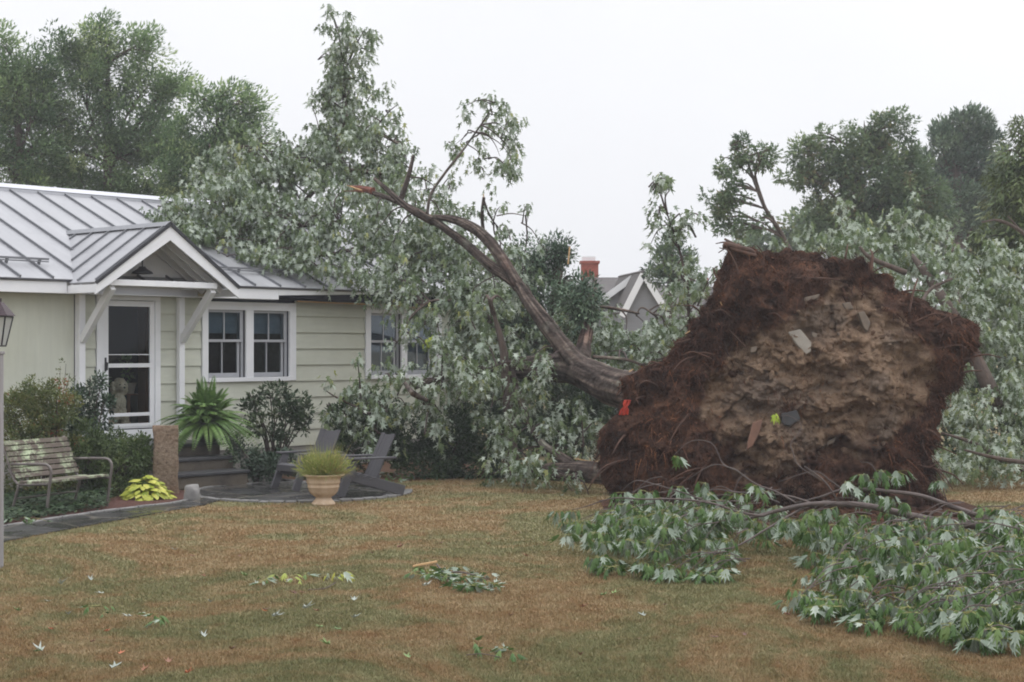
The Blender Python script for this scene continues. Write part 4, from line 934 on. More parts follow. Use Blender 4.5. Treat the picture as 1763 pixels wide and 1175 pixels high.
for i in range(nrow - 1):
    o = i * NA
    for k in range(NA): k2 = (k + 1) % NA; F.append((o + k, o + k2, o + NA + k2, o + NA + k))
F = np.array(F)[:, ::-1]
def soilmat():
    t = NT('torn_soil'); v = t.coord('Object'); at = t.add('ShaderNodeAttribute', attribute_name='tone')
    n1 = t.noise(v, 3.5, 8, 0.72); n2 = t.noise(v, 11, 8, 0.78); n3 = t.noise(v, 1.3, 4)
    dark = t.ramp(n1, [(0.3, (0.022, 0.013, 0.010)), (0.5, (0.078, 0.041, 0.028)), (0.72, (0.19, 0.092, 0.052))])
    tan = t.ramp(n2, [(0.30, (0.155, 0.092, 0.058)), (0.5, (0.275, 0.188, 0.126)), (0.70, (0.365, 0.268, 0.188))])
    tan = t.mix(t.ramp(n3, [(0.5, 0.0), (0.62, 0.6)]), tan, (0.150, 0.125, 0.108))
    tan = t.mix(t.ramp(t.noise(v, 2.2, 5, 0.7), [(0.55, 0.0), (0.68, 0.55)]), tan, (0.135, 0.078, 0.052))
    f = t.add('ShaderNodeMath', operation='ADD'); t.l.new(at.outputs['Fac'], f.inputs[0])
    g = t.add('ShaderNodeMath', operation='MULTIPLY_ADD'); t.l.new(n1, g.inputs[0]); g.inputs[1].default_value = 0.5; g.inputs[2].default_value = -0.25; t.l.new(g.outputs[0], f.inputs[1])
    c = t.mix(t.ramp(f.outputs[0], [(0.34, 0.0), (0.70, 1.0)]), dark, tan)
    h = t.mix(0.4, n2, t.noise(v, 40, 5, 0.7)); t.bump(h, 1.0, 0.08); return t.base(c, 0.97, 0, 0.1)
M['soil'] = soilmat()
plate = np_mesh('root_plate', verts, F, M['soil'], tree, tones); plate['label'] = 'tipped up disc of torn tan soil and dark fibrous roots'
VA = np.array(verts); TN = np.array(tones)
soil_flat = flat('bare_soil', SOILP, .006, M['soil'])
# --- fine roots: dense dark red-brown fibres over the soil, thickest round the rim
M['rootfibre'] = leafmat('root_fibre', [(0.0, (0.015, 0.010, 0.009)), (0.35, (0.046, 0.024, 0.019)), (0.7, (0.115, 0.052, 0.034)), (1.0, (0.28, 0.125, 0.062))], trans=0, rough=.9, spec=.1)
front = NR * NA; w = np.clip(.74 - TN[:front], .014, 1) ** 1.4; qv = np.repeat(np.linspace(0, 1, NR), NA); w *= (.25 + qv ** 1.5) * np.clip(qv, .02, 1)
def fibres(name, n, lmin, lmax, wd, weight, down, outw, droop, rnd=.75, loc=VA):
    idx = RNG.choice(front, n, p=weight / weight.sum()); b = loc[idx] + RNG.normal(0, .015, (n, 3))
    rd = np.stack([VA[idx, 0] - (cx - TO.x), np.zeros(n), VA[idx, 2] - cz], 1); rd = unit(rd)
    rim = (qv[idx] ** 4)[:, None]
    d = rd * outw * (.35 + rim) + np.array([0, -.55, -down]) + rnd * rsph(n)
    zz = VA[idx, 2]
    cl = np.array([noise.noise(Vector((math.atan2(p[2] - cz, p[0] - cx + TO.x) * 6, p[1] * 2, 1.5))) for p in loc[idx]]); L = RNG.uniform(lmin, lmax, n) * np.clip(.85 + 1.3 * cl, .25, 1.7); L = np.minimum(L, np.maximum(.05, zz + .1))
    return ribbons(name, b, d, L, np.full(n, wd) * RNG.uniform(.6, 1.5, n), droop * RNG.uniform(.3, 1.2, n), 4, M['rootfibre'], plate, np.clip(RNG.normal(.42, .2, n) + .45 * np.array([noise.noise(Vector(p) * 1.7) for p in loc[idx]]), 0, 1))
ws = np.clip(TN[:front] - .35, 0, 1); fibres('stray_roots', 700, .04, .16, .007, ws, .7, .2, .5)['kind'] = 'stuff'
fibres('fine_roots', 15000, .03, .11, .010, w, .25, .2, .7, 1.7)
fibres('matted_roots', 10000, .04, .13, .013, w, .5, .1, .9, 1.9)
fibres('hanging_roots', 1300, .12, .42, .009, w * (qv > .3), .9, .25, .6)
rimw = (qv > .93) * 1.0 + 0.0; fibres('rim_roots', 2200, .04, .17, .011, rimw, .2, .8, .5, 1.1)
M['root'] = simple('root_bark', (0.105, 0.052, 0.034), (0.045, 0.026, 0.020), 10, 0.9, 0.6, 30)
for i in range(75):   # thicker broken roots
    j = int(RNG.choice(front, p=(w * (qv > .25)) / (w * (qv > .25)).sum())); b = Vector(VA[j]); rd = Vector((b.x - (cx - TO.x), 0, b.z - cz)).normalized()
    d = (rd * RNG.uniform(.3, 1.3) + Vector((RNG.normal(0, .4), RNG.uniform(-.8, -.1), RNG.normal(-.1, .4)))).normalized(); L = RNG.uniform(.15, .55)
    e = b + d * L + Vector((0, 0, -.25 * L)); 
    if e.z < .02: continue
    m = MB(); m.tube([b - d * .1, b + d * L * .5 + Vector((RNG.normal(0, .04), RNG.normal(0, .03), RNG.normal(0, .04))), e], [RNG.uniform(.010, .026), .012, .006], 6, True, 4, .2); m.build('broken_root', M['root'], plate, smooth=True)
for pts, r in (([(1256, 428), (1300, 440), (1262, 420), (1248, 412)], .03), ([(1246, 422), (1290, 432), (1300, 437)], .045), ([(1294, 470), (1296, 500), (1293, 520)], .016), ([(1530, 850), (1600, 872), (1660, 890), (1720, 905)], .05), ([(1560, 880), (1640, 892), (1700, 902)], .07), ([(1500, 470), (1502, 440), (1498, 430)], .02), ([(1565, 540), (1572, 505), (1580, 480)], .018), ([(1455, 445), (1460, 420)], .015)):
    m = MB(); m.tube([P(a, b, PY0 - .28 + .1 * i) - TO for i, (a, b) in enumerate(pts)], [r, r * .9, r * .5], 7, True, 4, .25); m.build('thick_root', M['root'], plate, smooth=True)
# stones held in the soil
def surf_y(px, py):
    x, z = XZ(px, py); i = np.argmin((VA[:front, 0] + TO.x - x) ** 2 + (VA[:front, 2] - z) ** 2); return VA[i, 1] + TO.y
def shard(poly, tk, mat, tilt=0.0):
    ys = [surf_y(*p) for p in poly]; y0 = min(ys) - .03; m = MB(); f = []; k = []
    cxp = sum(p[0] for p in poly) / len(poly)
    for p in poly:
        v = P(p[0], p[1], y0 + tilt * (p[0] - cxp) / 60) - TO; f.append(tuple(v)); k.append((v.x + .01, v.y + tk, v.z - .02))
    n = len(poly); m._add(f + k, [tuple(range(n)), tuple(range(2 * n - 1, n - 1, -1))] + [(i, i + n, (i + 1) % n + n, (i + 1) % n) for i in range(n)])
    return m.build('stone', mat, plate, bevel=.012)
M['pale_stone'] = simple('pale_schist', (0.36, 0.33, 0.29), (0.27, 0.245, 0.215), 7, 0.8, 0.5, 20)
M['brown_stone'] = simple('brown_schist', (0.215, 0.175, 0.14), (0.15, 0.12, 0.098), 7, 0.85, 0.6, 20)
M['red_stone'] = simple('reddish_shard', (0.24, 0.13, 0.09), (0.16, 0.09, 0.065), 7, 0.85, 0.5, 20)
s_ = shard([(1357, 572), (1378, 567), (1397, 590), (1396, 606), (1388, 611), (1372, 594)], .16, M['pale_stone'], -.04); s_['label'] = 'pale flat stone'
shard([(1477, 538), (1488, 536), (1499, 556), (1494, 571), (1488, 566)], .12, M['brown_stone'], .04)
s_ = shard([(1296, 728), (1313, 722), (1308, 745), (1296, 768), (1286, 775), (1287, 762)], .12, M['red_stone'], .03); s_['label'] = 'reddish pointed shard'
shard([(1441, 572), (1446, 574), (1458, 594), (1452, 594)], .1, M['brown_stone']); shard([(1398, 572), (1408, 575), (1404, 584), (1397, 578)], .08, M['brown_stone'])
shard([(1385, 512), (1412, 506), (1408, 514), (1386, 520)], .1, M['brown_stone']); shard([(1345, 712), (1372, 706), (1378, 722), (1360, 734), (1346, 730)], .12, M['tread'])
shard([(1450, 522), (1464, 520), (1470, 532), (1456, 534)], .1, M['brown_stone']); shard([(1292, 598), (1304, 596), (1302, 606), (1292, 608)], .08, M['brown_stone'])
shard([(1425, 760), (1440, 752), (1436, 762), (1424, 768)], .08, M['brown_stone'])
for i in range(46):   # lumps of earth bulging from the face
    px, py = RNG.uniform(1200, 1600), RNG.uniform(520, 830); x, z = XZ(px, py); s = RNG.uniform(.03, .10)
    if not tan_in(x, z) and RNG.uniform() < .5: continue
# crumbling clods and pebbles stuck in the face
bm = bmesh.new(); wc = np.clip(TN[:front] - .25, .02, 1) * (qv > .02) * np.clip(qv, .05, 1); ids = RNG.choice(front, 1500, p=wc / wc.sum())
for i in ids:
    s = float(np.clip(abs(RNG.normal(0, .017)) + .007, 0, .06)); b = Vector(VA[i]); 
    bmesh.ops.create_icosphere(bm, subdivisions=1, radius=1, matrix=Matrix.Translation(b + Vector((RNG.normal(0, .01), -.2 * s, RNG.normal(0, .01)))) @ Matrix.Rotation(RNG.uniform(0, 6), 4, 'Y') @ Matrix.Diagonal((s * RNG.uniform(.7, 1.7), s * .8, s * RNG.uniform(.5, 1.1), 1)))
for v in bm.verts: k_ = v.co * 38; v.co += Vector((noise.noise(k_), noise.noise(k_ + Vector((5, 0, 0))), noise.noise(k_ + Vector((0, 5, 0))))) * .012
me = bpy.data.meshes.new('clods'); bm.to_mesh(me); bm.free(); at = me.attributes.new('tone', 'FLOAT', 'POINT'); nv = len(me.vertices) // len(ids)
at.data.foreach_set('value', np.clip(TN[ids] + RNG.normal(0, .15, len(ids)), 0, 1).repeat(nv).astype(np.float32)); o = link('clods', me, M['soil'], plate); o['kind'] = 'stuff'
# crumbs at the foot are loose soil
m = MB()
crumb = empty('soil_spill', (base.x, PY0 - .5, 0)); n = 1100
bm = bmesh.new()
for i in range(n):
    px = RNG.uniform(1050, 1680); y = PY0 - .35 - abs(RNG.normal(0, .32)); s = abs(RNG.normal(0, .028)) + .012
    mt = Matrix.Translation(((px - 881.5) / FPX * PY0 - base.x, y - (PY0 - .5), s * .3)) @ Matrix.Rotation(RNG.uniform(0, 6), 4, 'Z') @ Matrix.Diagonal((s * RNG.uniform(.8, 1.6), s, s * .7, 1))
    bmesh.ops.create_icosphere(bm, subdivisions=1, radius=1, matrix=mt)
for v in bm.verts: v.co += Vector((noise.noise(v.co * 30), noise.noise(v.co * 30 + Vector((5, 0, 0))), 0)) * .012
me = bpy.data.meshes.new('loose_soil'); bm.to_mesh(me); bm.free()
bpy.data.objects.remove(crumb); o = link('loose_soil', me, M['soil'], None, (base.x, PY0 - .5, 0)); tag(o, 'loose crumbs of dark soil fallen at the foot of the root mass', 'soil', kind='stuff')

# --- trunk and limbs
def pp(l): return [P(*p) - TO for p in l]
m = MB(); m.tube(pp([(1330, 690, 21.6), (1200, 690, 22.6), (1075, 672, 23.8), (1030, 655, 24.4), (985, 636, 25.0), (925, 634, 25.8), (870, 634, 26.4), (820, 640, 26.9)]), [.42, .35, .275, .25, .215, .165, .13], 56, True, 12, .10, .075)
m.build('trunk', M['maple_bark'], tree, smooth=True)
LIMBS = [([(1012, 642, 24.65), (980, 610, 24.9), (945, 565, 25.2), (915, 525, 25.5), (888, 488, 25.8), (843, 457, 26.3), (803, 421, 26.8), (758, 388, 27.3), (718, 364, 27.8), (680, 346, 28.3), (644, 333, 28.8), (618, 326, 29.0)], [.20, .155, .135, .115, .098, .088, .076, .066, .058, .050, .040, .028]),
         ([(893, 494, 25.75), (868, 452, 26.0), (842, 416, 26.3), (812, 391, 26.7), (778, 378, 27.1), (748, 374, 27.4)], [.11, .105, .10, .09, .07, .045]),
         ([(745, 382, 27.4), (705, 360, 27.6), (670, 330, 28), (645, 308, 28.3)], [.07, .06, .045, .03]),
         ([(1000, 625, 25.2), (1006, 590, 25.8), (1014, 545, 26.3), (1020, 510, 26.7), (1024, 482, 27.0)], [.16, .115, .095, .08, .035]),
         ([(900, 634, 26.1), (840, 636, 26.3), (790, 642, 26.2), (745, 655, 25.9), (715, 668, 25.7)], [.10, .065, .055, .045, .03]),
         ([(735, 690, 25.6), (712, 678, 20), (697, 660, 25.6), (683, 645, 25.6)], [.035, .04, .03, .015]),
         ([(670, 695, 25.7), (632, 712, 25.7), (615, 702, 25.7), (580, 685, 25.8), (557, 670, 25.9)], [.02, .025, .02, .015, .008]),
         ([(660, 369, 29.5), (610, 382, 29.4), (560, 384, 29.4), (510, 392, 29.3)], [.045, .045, .035, .02]),
         ([(660, 300, 30.5), (600, 292, 30.8), (545, 280, 31), (480, 262, 31), (430, 260, 31)], [.03, .04, .03, .02, .01]),
         ([(735, 370, 27.5), (742, 335, 27.8), (765, 300, 28.2), (800, 255, 28.6), (835, 205, 28.9), (846, 185, 29.0)], [.03, .028, .024, .016, .008]),
         ([(690, 345, 28.1), (703, 305, 28.2), (712, 268, 28.3)], [.05, .045, .03]),
         ([(832, 400, 28.4), (830, 370, 28.4), (833, 340, 28.4)], [.035, .035, .028]),
         ([(833, 345, 28.4), (845, 375, 28.3), (865, 400, 28.2)], [.02, .016, .01]),
         ([(855, 372, 28.3), (880, 368, 28.2), (905, 372, 28.1)], [.012, .010, .006]),
         ([(1188, 640, 25.5), (1186, 560, 25.5), (1184, 500, 25.4), (1172, 440, 25.4), (1158, 395, 25.4), (1140, 345, 25.4)], [.035, .03, .024, .02, .016, .008]),
         ([(1100, 540, 27), (1060, 532, 26.8), (1025, 527, 26.6)], [.02, .03, .025]), ([(1130, 545, 27), (1105, 530, 27), (1095, 545, 27)], [.02, .015, .01]),
         ([(1020, 615, 25.4), (1080, 620, 25.5), (1130, 640, 25.5)], [.03, .025, .012]),
         ([(600, 260, 31.5), (594, 190, 31.8), (590, 120, 32), (582, 45, 32)], [.06, .05, .03, .01]), ([(590, 130, 32), (612, 80, 32), (628, 50, 32)], [.03, .02, .008]),
         ([(850, 560, 26.5), (800, 500, 27.3), (760, 440, 28), (720, 420, 28.8)], [.05, .06, .06, .03]), ([(800, 520, 27), (740, 520, 26.8), (700, 560, 26.4), (720, 590, 26.3)], [.03, .025, .02, .01]),
         ([(880, 640, 26), (900, 700, 25.4), (930, 760, 25), (985, 790, 24.8)], [.06, .05, .05, .06]), ([(560, 300, 31), (520, 350, 30.6), (450, 390, 30), (380, 400, 29.7)], [.05, .05, .035, .012]), ([(640, 420, 29.2), (560, 440, 29), (480, 440, 29)], [.04, .03, .012]),
         ([(690, 250, 30.6), (650, 225, 31), (668, 195, 31), (685, 180, 31)], [.03, .02, .012, .006])]
for pts, r in LIMBS:
    m = MB(); m.tube(pp(pts), r, 30 if max(r) > .09 else (12 if max(r) > .05 else 7), True, 8, .14, .06 if max(r) > .09 else .01); m.build('limb', M['maple_bark'], tree, smooth=True)
M['torn_red'] = simple('fresh_red_inner_bark', (0.20, 0.065, 0.042), (0.11, 0.045, 0.034), 12, 0.8, 0.5, 30)
m = MB(); m.tube(pp([(642, 329, 28.78), (622, 325, 28.95), (603, 321, 29.05)]), [.07, .05, .012], 7, True, 3, .4); m.build('torn_end', M['torn_red'], tree)
for k_ in range(6):
    a_ = P(632 + RNG.uniform(-8, 8), 327 + RNG.uniform(-4, 4), 28.9) - TO; m = MB(); m.tube([a_, a_ + Vector((-RNG.uniform(.12, .42), RNG.uniform(-.05, .05), RNG.uniform(-.02, .12)))], [.022, .003], 5); m.build('splinter', M['torn_red'] if k_ % 2 else M['raw_wood'], tree)
for a, b, Y, r in (((833, 340), (832, 332), 28.38, .03), ((758, 425), (762, 445), 28, .03), ((981, 425), (978, 455), 27, .035), ((990, 790), (1030, 797), 23.6, .02), ((1240, 520), (1243, 526), 20.6, .02), ((1083, 640), (1090, 636), 20.6, .02), ((1180, 575), (1188, 570), 20.5, .015)):
    m = MB(); m.beam(P(*a, Y) - TO, P(*b, Y) - TO, r, r * .7); m.build('splintered_wood', M['raw_wood'], tree)
# --- crown: drooping bunches of leaves
def droop_leaves(name, centres, per, spread, size, mat, parent=None, off=None, tmpl=MAPLE, silver=.52, out=None, hang=1.0, tone=None, tsd=.20):
    k = len(centres); n = k * per; idx = np.arange(k).repeat(per); a = RNG.uniform(0, 2 * math.pi, n)
    hz = np.stack([np.cos(a), np.sin(a), np.zeros(n)], 1)
    pos = centres[idx] + hz * (spread * RNG.uniform(.25, 1, n))[:, None] + np.stack([np.zeros(n), np.zeros(n), RNG.normal(0, spread * .55, n)], 1)
    axv = unit(hz * .42 + np.array([0, 0, -hang]) + .38 * rsph(n)); nr = unit(hz + np.array([0, 0, .35]) + .4 * rsph(n))
    flip = np.where(RNG.uniform(0, 1, n) < silver, -1.0, 1.0)[:, None]
    t0 = RNG.normal(.45, .17, k)[idx] if tone is None else tone[idx]
    return leaves(name, pos, axv, nr * flip, size * RNG.uniform(.65, 1.25, n), np.clip(t0 + RNG.normal(0, tsd, n), 0, 1), tmpl, mat, parent, off), pos
CROWN = [(560, 165, 22, 22, 32, .8), (625, 170, 22, 30, 32, .8), (560, 245, 34, 28, 31.6, .9), (625, 225, 26, 26, 31.6, .9), (645, 255, 24, 20, 31, .8), (720, 300, 22, 20, 29.5, .6), (735, 320, 22, 18, 29, .5), (660, 330, 40, 26, 30, .9), (740, 420, 34, 20, 28.6, .8), (790, 440, 30, 20, 28.2, .8),
   # px, py, half width, half height, depth, density
 (330, 400, 45, 45, 28.6, 1), (370, 350, 50, 50, 29.2, 1), (400, 300, 50, 45, 30.5, 1), (420, 390, 70, 60, 29.2, 1.1), (460, 310, 60, 55, 30.5, 1.1), (310, 372, 30, 18, 28.8, 0.8), (285, 352, 22, 10, 29.3, 0.42), (380, 440, 45, 35, 28.4, 0.9), (300, 440, 22, 22, 28.2, 0.2), (350, 250, 20, 10, 31, 0.3),
 (520, 300, 60, 55, 31, 1.1), (500, 390, 70, 55, 29.3, 1.1), (470, 450, 45, 26, 28.3, 0.9), (540, 450, 60, 30, 28.2, 1), (570, 370, 65, 55, 29.4, 1.1), (590, 285, 55, 55, 31, 1.1), (570, 240, 40, 40, 31.5, 0.9), (600, 210, 34, 45, 32, 1.4), (585, 150, 30, 35, 32, 1.2), (595, 100, 26, 30, 32, 1), (582, 55, 12, 25, 32, 0.83), (620, 75, 14, 25, 32, 0.75), (560, 185, 28, 16, 31.8, 0.9), (545, 100, 16, 10, 32, 0.6), (640, 62, 12, 8, 32, 0.52),
 (650, 280, 40, 45, 30.8, 1), (690, 290, 30, 30, 30.6, 0.9), (670, 210, 22, 14, 31, 0.5), (640, 240, 30, 25, 31, 0.9), (640, 400, 60, 45, 28.9, 1.1), (690, 420, 60, 50, 28.4, 1.1), (620, 470, 50, 25, 28, 0.9), (700, 480, 60, 30, 27.5, 1), (760, 430, 55, 45, 28.2, 1), (740, 360, 30, 25, 28.9, 0.6), (790, 470, 60, 50, 27.5, 1.1), (840, 470, 40, 45, 27.2, 0.9), (760, 320, 30, 20, 29, 0.35), (800, 360, 25, 25, 28.4, 0.3),
 (840, 190, 30, 25, 29, 0.5), (850, 175, 18, 8, 29, 0.45), (820, 225, 25, 16, 29, 0.4), (870, 235, 38, 16, 29, 0.6), (885, 275, 30, 28, 29, 0.55), (850, 270, 25, 16, 29, 0.4), (785, 240, 25, 14, 29.1, 0.3), (830, 290, 25, 12, 29, 0.35), (900, 380, 16, 12, 28.1, 0.35), (870, 410, 25, 14, 28.1, 0.4), (890, 440, 20, 20, 28, 0.4), (855, 385, 20, 10, 28.2, 0.3),
 (790, 540, 55, 50, 26.9, 1.1), (840, 550, 50, 60, 26.4, 1), (740, 550, 40, 30, 26.9, 0.36), (860, 610, 45, 50, 26.2, 0.5), (800, 610, 50, 45, 26.2, 0.5), (690, 520, 40, 18, 27.3, 0.36), (650, 500, 35, 12, 27.4, 0.36), (725, 510, 30, 25, 26.8, 0.35), (680, 585, 16, 20, 26.2, 0.3), (735, 590, 28, 35, 26.1, 0.3), (770, 600, 25, 40, 26, 0.6),
 (660, 640, 18, 14, 25.6, 0.6), (620, 680, 36, 22, 25.6, 0.6), (580, 700, 22, 22, 25.8, 0.45), (660, 700, 30, 30, 25.5, 0.8), (655, 740, 22, 26, 25.4, 0.6), (735, 690, 30, 22, 25.4, 0.8), (738, 735, 14, 40, 25.2, 0.7), (700, 680, 30, 20, 25.5, 0.6), (760, 665, 25, 20, 25.6, 0.6), (640, 770, 14, 20, 25.1, 0.4), (630, 820, 0, 0, 24, 0),
 (815, 640, 36, 22, 25.0, 0.8), (870, 625, 36, 20, 24.9, 0.8), (920, 640, 30, 22, 24.6, 0.6), (905, 812, 30, 14, 23.6, 0.9), (955, 812, 26, 12, 23.4, 0.7), (990, 822, 16, 10, 23.0, 0.4), (800, 680, 40, 30, 25.6, 0.32), (840, 690, 40, 40, 25.4, 0.27), (890, 700, 45, 45, 25.1, 0.3), (860, 740, 45, 35, 25, 0.24), (930, 730, 45, 45, 24.7, 0.24), (960, 690, 45, 30, 25, 0.24), (1000, 730, 35, 45, 24.3, 0.28), (900, 800, 45, 18, 24.4, 0.45), (850, 812, 40, 14, 24.4, 0.45), (960, 780, 40, 22, 24.2, 0.3), (880, 770, 40, 25, 24.6, 0.3), (1010, 760, 30, 30, 24, 0.3),
 (1050, 588, 40, 26, 27, 0.9), (1100, 582, 50, 26, 27.4, 1), (1155, 572, 36, 34, 27, 1), (1060, 610, 50, 30, 26.4, 1), (1110, 610, 50, 30, 26, 1), (1150, 610, 35, 30, 25.5, 1), (1045, 640, 30, 20, 26, 0.8), (1185, 530, 22, 30, 25.6, 0.7), (1205, 520, 20, 25, 26, 0.7), (1165, 500, 25, 12, 26, 0.5), (1165, 530, 22, 12, 27, 0.5), (900, 500, 35, 40, 28.5, 0.8), (930, 640, 40, 30, 27, 0.4), (980, 560, 30, 50, 27.5, 0.6),
 (1130, 325, 20, 12, 25.4, 0.6), (1148, 365, 18, 12, 25.4, 0.6), (1165, 395, 18, 14, 25.4, 0.5), (1140, 388, 14, 10, 25.4, 0.4), (1195, 405, 16, 14, 25.4, 0.5), (1120, 320, 14, 10, 25.4, 0.5), (1180, 375, 14, 8, 25.4, 0.35), (1175, 450, 14, 14, 25.4, 0.3), (1190, 480, 16, 16, 25.4, 0.45)]
cs = []; tw = MB(); HUBS = []
for px, py, rx, ry, Y, dn in CROWN:
    if dn == 0: continue
    c, a, b, d = pb(px, py, Y, rx, ry, None); b = max(b, .35) if dn > .6 else max(.12, b)
    k = max(2, int(14 * dn * (a * d + .03) / .09)); nh = max(1, k // 5); e = rsph(nh) * (RNG.uniform(.05, 1, nh) ** .4)[:, None] * np.array([a, b, d]); hub = np.array(c) + e; HUBS.append(hub); p_ = hub[RNG.integers(0, nh, k)] + RNG.normal(0, 1, (k, 3)) * np.array([.17, .17, .20])
    cs.append(p_)
    nb_ = 0
    for q in range(int(1 + 3 * dn)):   # twigs inside the clump
        s = Vector(c) + Vector((RNG.normal(0, .3) * a, RNG.normal(0, .3) * b, -.3 * d)); t = Vector(p_[RNG.integers(0, k)])
        tw.tube([s, s.lerp(t, .5) + Vector((0, 0, .08)), t], [.014, .010, .005], 5, True, 3)
cs = np.concatenate(cs)
LA = [(q.x, q.y, q.z) for q in catmull([P(*t) for t in LIMBS[0][0]], 6)] + [(q.x, q.y, q.z) for q in catmull([P(*t) for t in LIMBS[1][0]], 6)]
LA = np.array(LA); kp = np.ones(len(cs), bool)   # the heavy limb lies on top of the leaves: keep it clear of sprays hanging in front
for q in LA:
    dd = (cs[:, 0] / cs[:, 1] - q[0] / q[1]) * q[1]; dz_ = ((cs[:, 2] - CAMZ) / cs[:, 1] - (q[2] - CAMZ) / q[1]) * q[1]; kp &= ~((np.abs(dd) < .34) & (dz_ > -.18) & (dz_ < .42) & (cs[:, 1] < q[1] + .15))
kp |= RNG.uniform(0, 1, len(cs)) < .24; cs = cs[kp]
un = np.array([HL(p) for p in cs]); rz_ = np.array([roofz(n_) for u_, n_ in un]); inside = (un[:, 0] < UR + .35) & (un[:, 1] < EN + .05) & (un[:, 1] > -8.4) & (cs[:, 2] < rz_ + .14)
wall_in = (un[:, 0] < UR + .15) & (un[:, 1] < .22) & (cs[:, 2] < 3.2)
fix = inside & ~wall_in & (rz_ - cs[:, 2] < .7); cs[fix, 2] = rz_[fix] + RNG.uniform(.12, .4, fix.sum())
cs = cs[~(inside & ~fix) & ~wall_in & (cs[:, 2] > .12)]
o, lp_ = droop_leaves('crown', cs, 14, .135, .13, M['maple'], tree, TO)
LP_ = np.array([tuple(q) for pts, r in LIMBS for q in catmull(pp(pts), 4)]); HB = np.concatenate(HUBS) - np.array(TO)
for i in RNG.permutation(len(HB))[:230]:   # thin branches from the limbs out to the sprays
    d2 = np.linalg.norm(LP_ - HB[i], axis=1); j = int(np.argmin(d2 + RNG.uniform(0, .8, len(d2))))
    if d2[j] > 2.6: continue
    s, t = Vector(LP_[j]) + TO, Vector(HB[i]) + TO; tw.tube([s, s.lerp(t, .35) + Vector((RNG.normal(0, .08), RNG.normal(0, .08), .12)), s.lerp(t, .7) + Vector((RNG.normal(0, .08), RNG.normal(0, .08), .10)), t], [.018, .013, .008, .003], 5, True, 4)
tag(tw.build('twigs', M['twig'], tree, off=TO), kind='stuff')
yl = np.array([tuple(P(738, 586, 25.9)), tuple(P(733, 592, 25.9)), tuple(P(746, 580, 25.95))]); M['yellow_leaf'] = leafmat('yellow_green_leaf', [(0, (.24, .36, .04)), (1, (.46, .52, .07))], trans=.3)
o, _ = droop_leaves('yellow_leaves', yl, 4, .07, .12, M['yellow_leaf'], tree, TO, silver=0)

# orange cloth caught behind the root rim
m = MB(); pts = []
bm = bmesh.new(); bmesh.ops.create_grid(bm, x_segments=12, y_segments=22, size=.5)
for v in bm.verts:
    x, y = v.co.x, v.co.y; pinch = 1 - .55 * math.exp(-((y - .05) / .12) ** 2); w_ = .115 * pinch * (1.1 - .35 * (y + .5))
    v.co = Vector((x * w_ - .06 * (y - .5) * -1, .012 * math.sin(x * 14 + y * 3) + .02 * noise.noise(Vector((x * 4, y * 4, 0))), y * .20))
me = bpy.data.meshes.new('orange_cloth'); bm.to_mesh(me); bm.free(); me.polygons.foreach_set('use_smooth', [True] * len(me.polygons))
M['orange'] = simple('orange_red_cloth', (0.55, 0.065, 0.035), (0.42, 0.045, 0.028), 5, 0.8, 0.2, 60)
o = link('orange_cloth', me, M['orange'], None, P(1081, 702, 20.75)); so = o.modifiers.new('t', 'SOLIDIFY'); so.thickness = .006
tag(o, 'small orange red cloth hanging at the left rim of the root mass', 'cloth')
# fallen log
lg0 = P(905, 806, 24.2); log = empty('fallen_log', (lg0.x, lg0.y, 0)); m = MB()
m.tube([P(905, 812, 24.5) - Vector((lg0.x, lg0.y, 0)), P(960, 812, 24.0) - Vector((lg0.x, lg0.y, 0)), P(1010, 813, 23.4) - Vector((lg0.x, lg0.y, 0)), P(1075, 822, 22.8) - Vector((lg0.x, lg0.y, 0))], [.09, .145, .155, .16], 40, True, 10, .15, .07); m.build('stem', M['maple_bark'], log, smooth=True)
m = MB(); m.tube([P(985, 800, 23.8) - Vector((lg0.x, lg0.y, 0)), P(945, 775, 24.1) - Vector((lg0.x, lg0.y, 0)), P(930, 760, 24.2) - Vector((lg0.x, lg0.y, 0))], [.08, .07, .05], 20, True, 5, .2, .04); m.build('branch_stub', M['maple_bark'], log, smooth=True)
tag(log, 'thick bark covered log lying on the grass left of the root mass', 'log')
# ------------------------------------------------------------------ the torn bough in the foreground
bb = G(1560, 960); bough = empty('fallen_bough', bb); tag(bough, 'large torn maple bough with drooping silvery leaves spread across the front lawn', 'branch'); BO = Vector(bough.location)
M['bough_bark'] = simple('smooth_grey_bark', (0.115, 0.085, 0.075), (0.060, 0.046, 0.043), 9, 0.6, 0.4, 30, coords='World')
def bt(m, l, Y, r, sm=6): 
    Ys = lerp_list(Y, len(l)); r = [x * .72 for x in r]; m.tube([P(a, b, y) - BO for (a, b), y in zip(l, Ys)], r, 9 if max(r) > .02 else 6, True, sm, .12)
m = MB(); bt(m, [(1830, 930), (1762, 918), (1724, 909), (1613, 897), (1503, 873), (1447, 868), (1392, 869), (1342, 879), (1300, 890), (1272, 897), (1235, 896)], [15.6, 16.6], [.075, .072, .065, .055, .045, .04, .036, .03, .024, .018, .01]); m.build('main_stem', M['bough_bark'], bough, smooth=True)
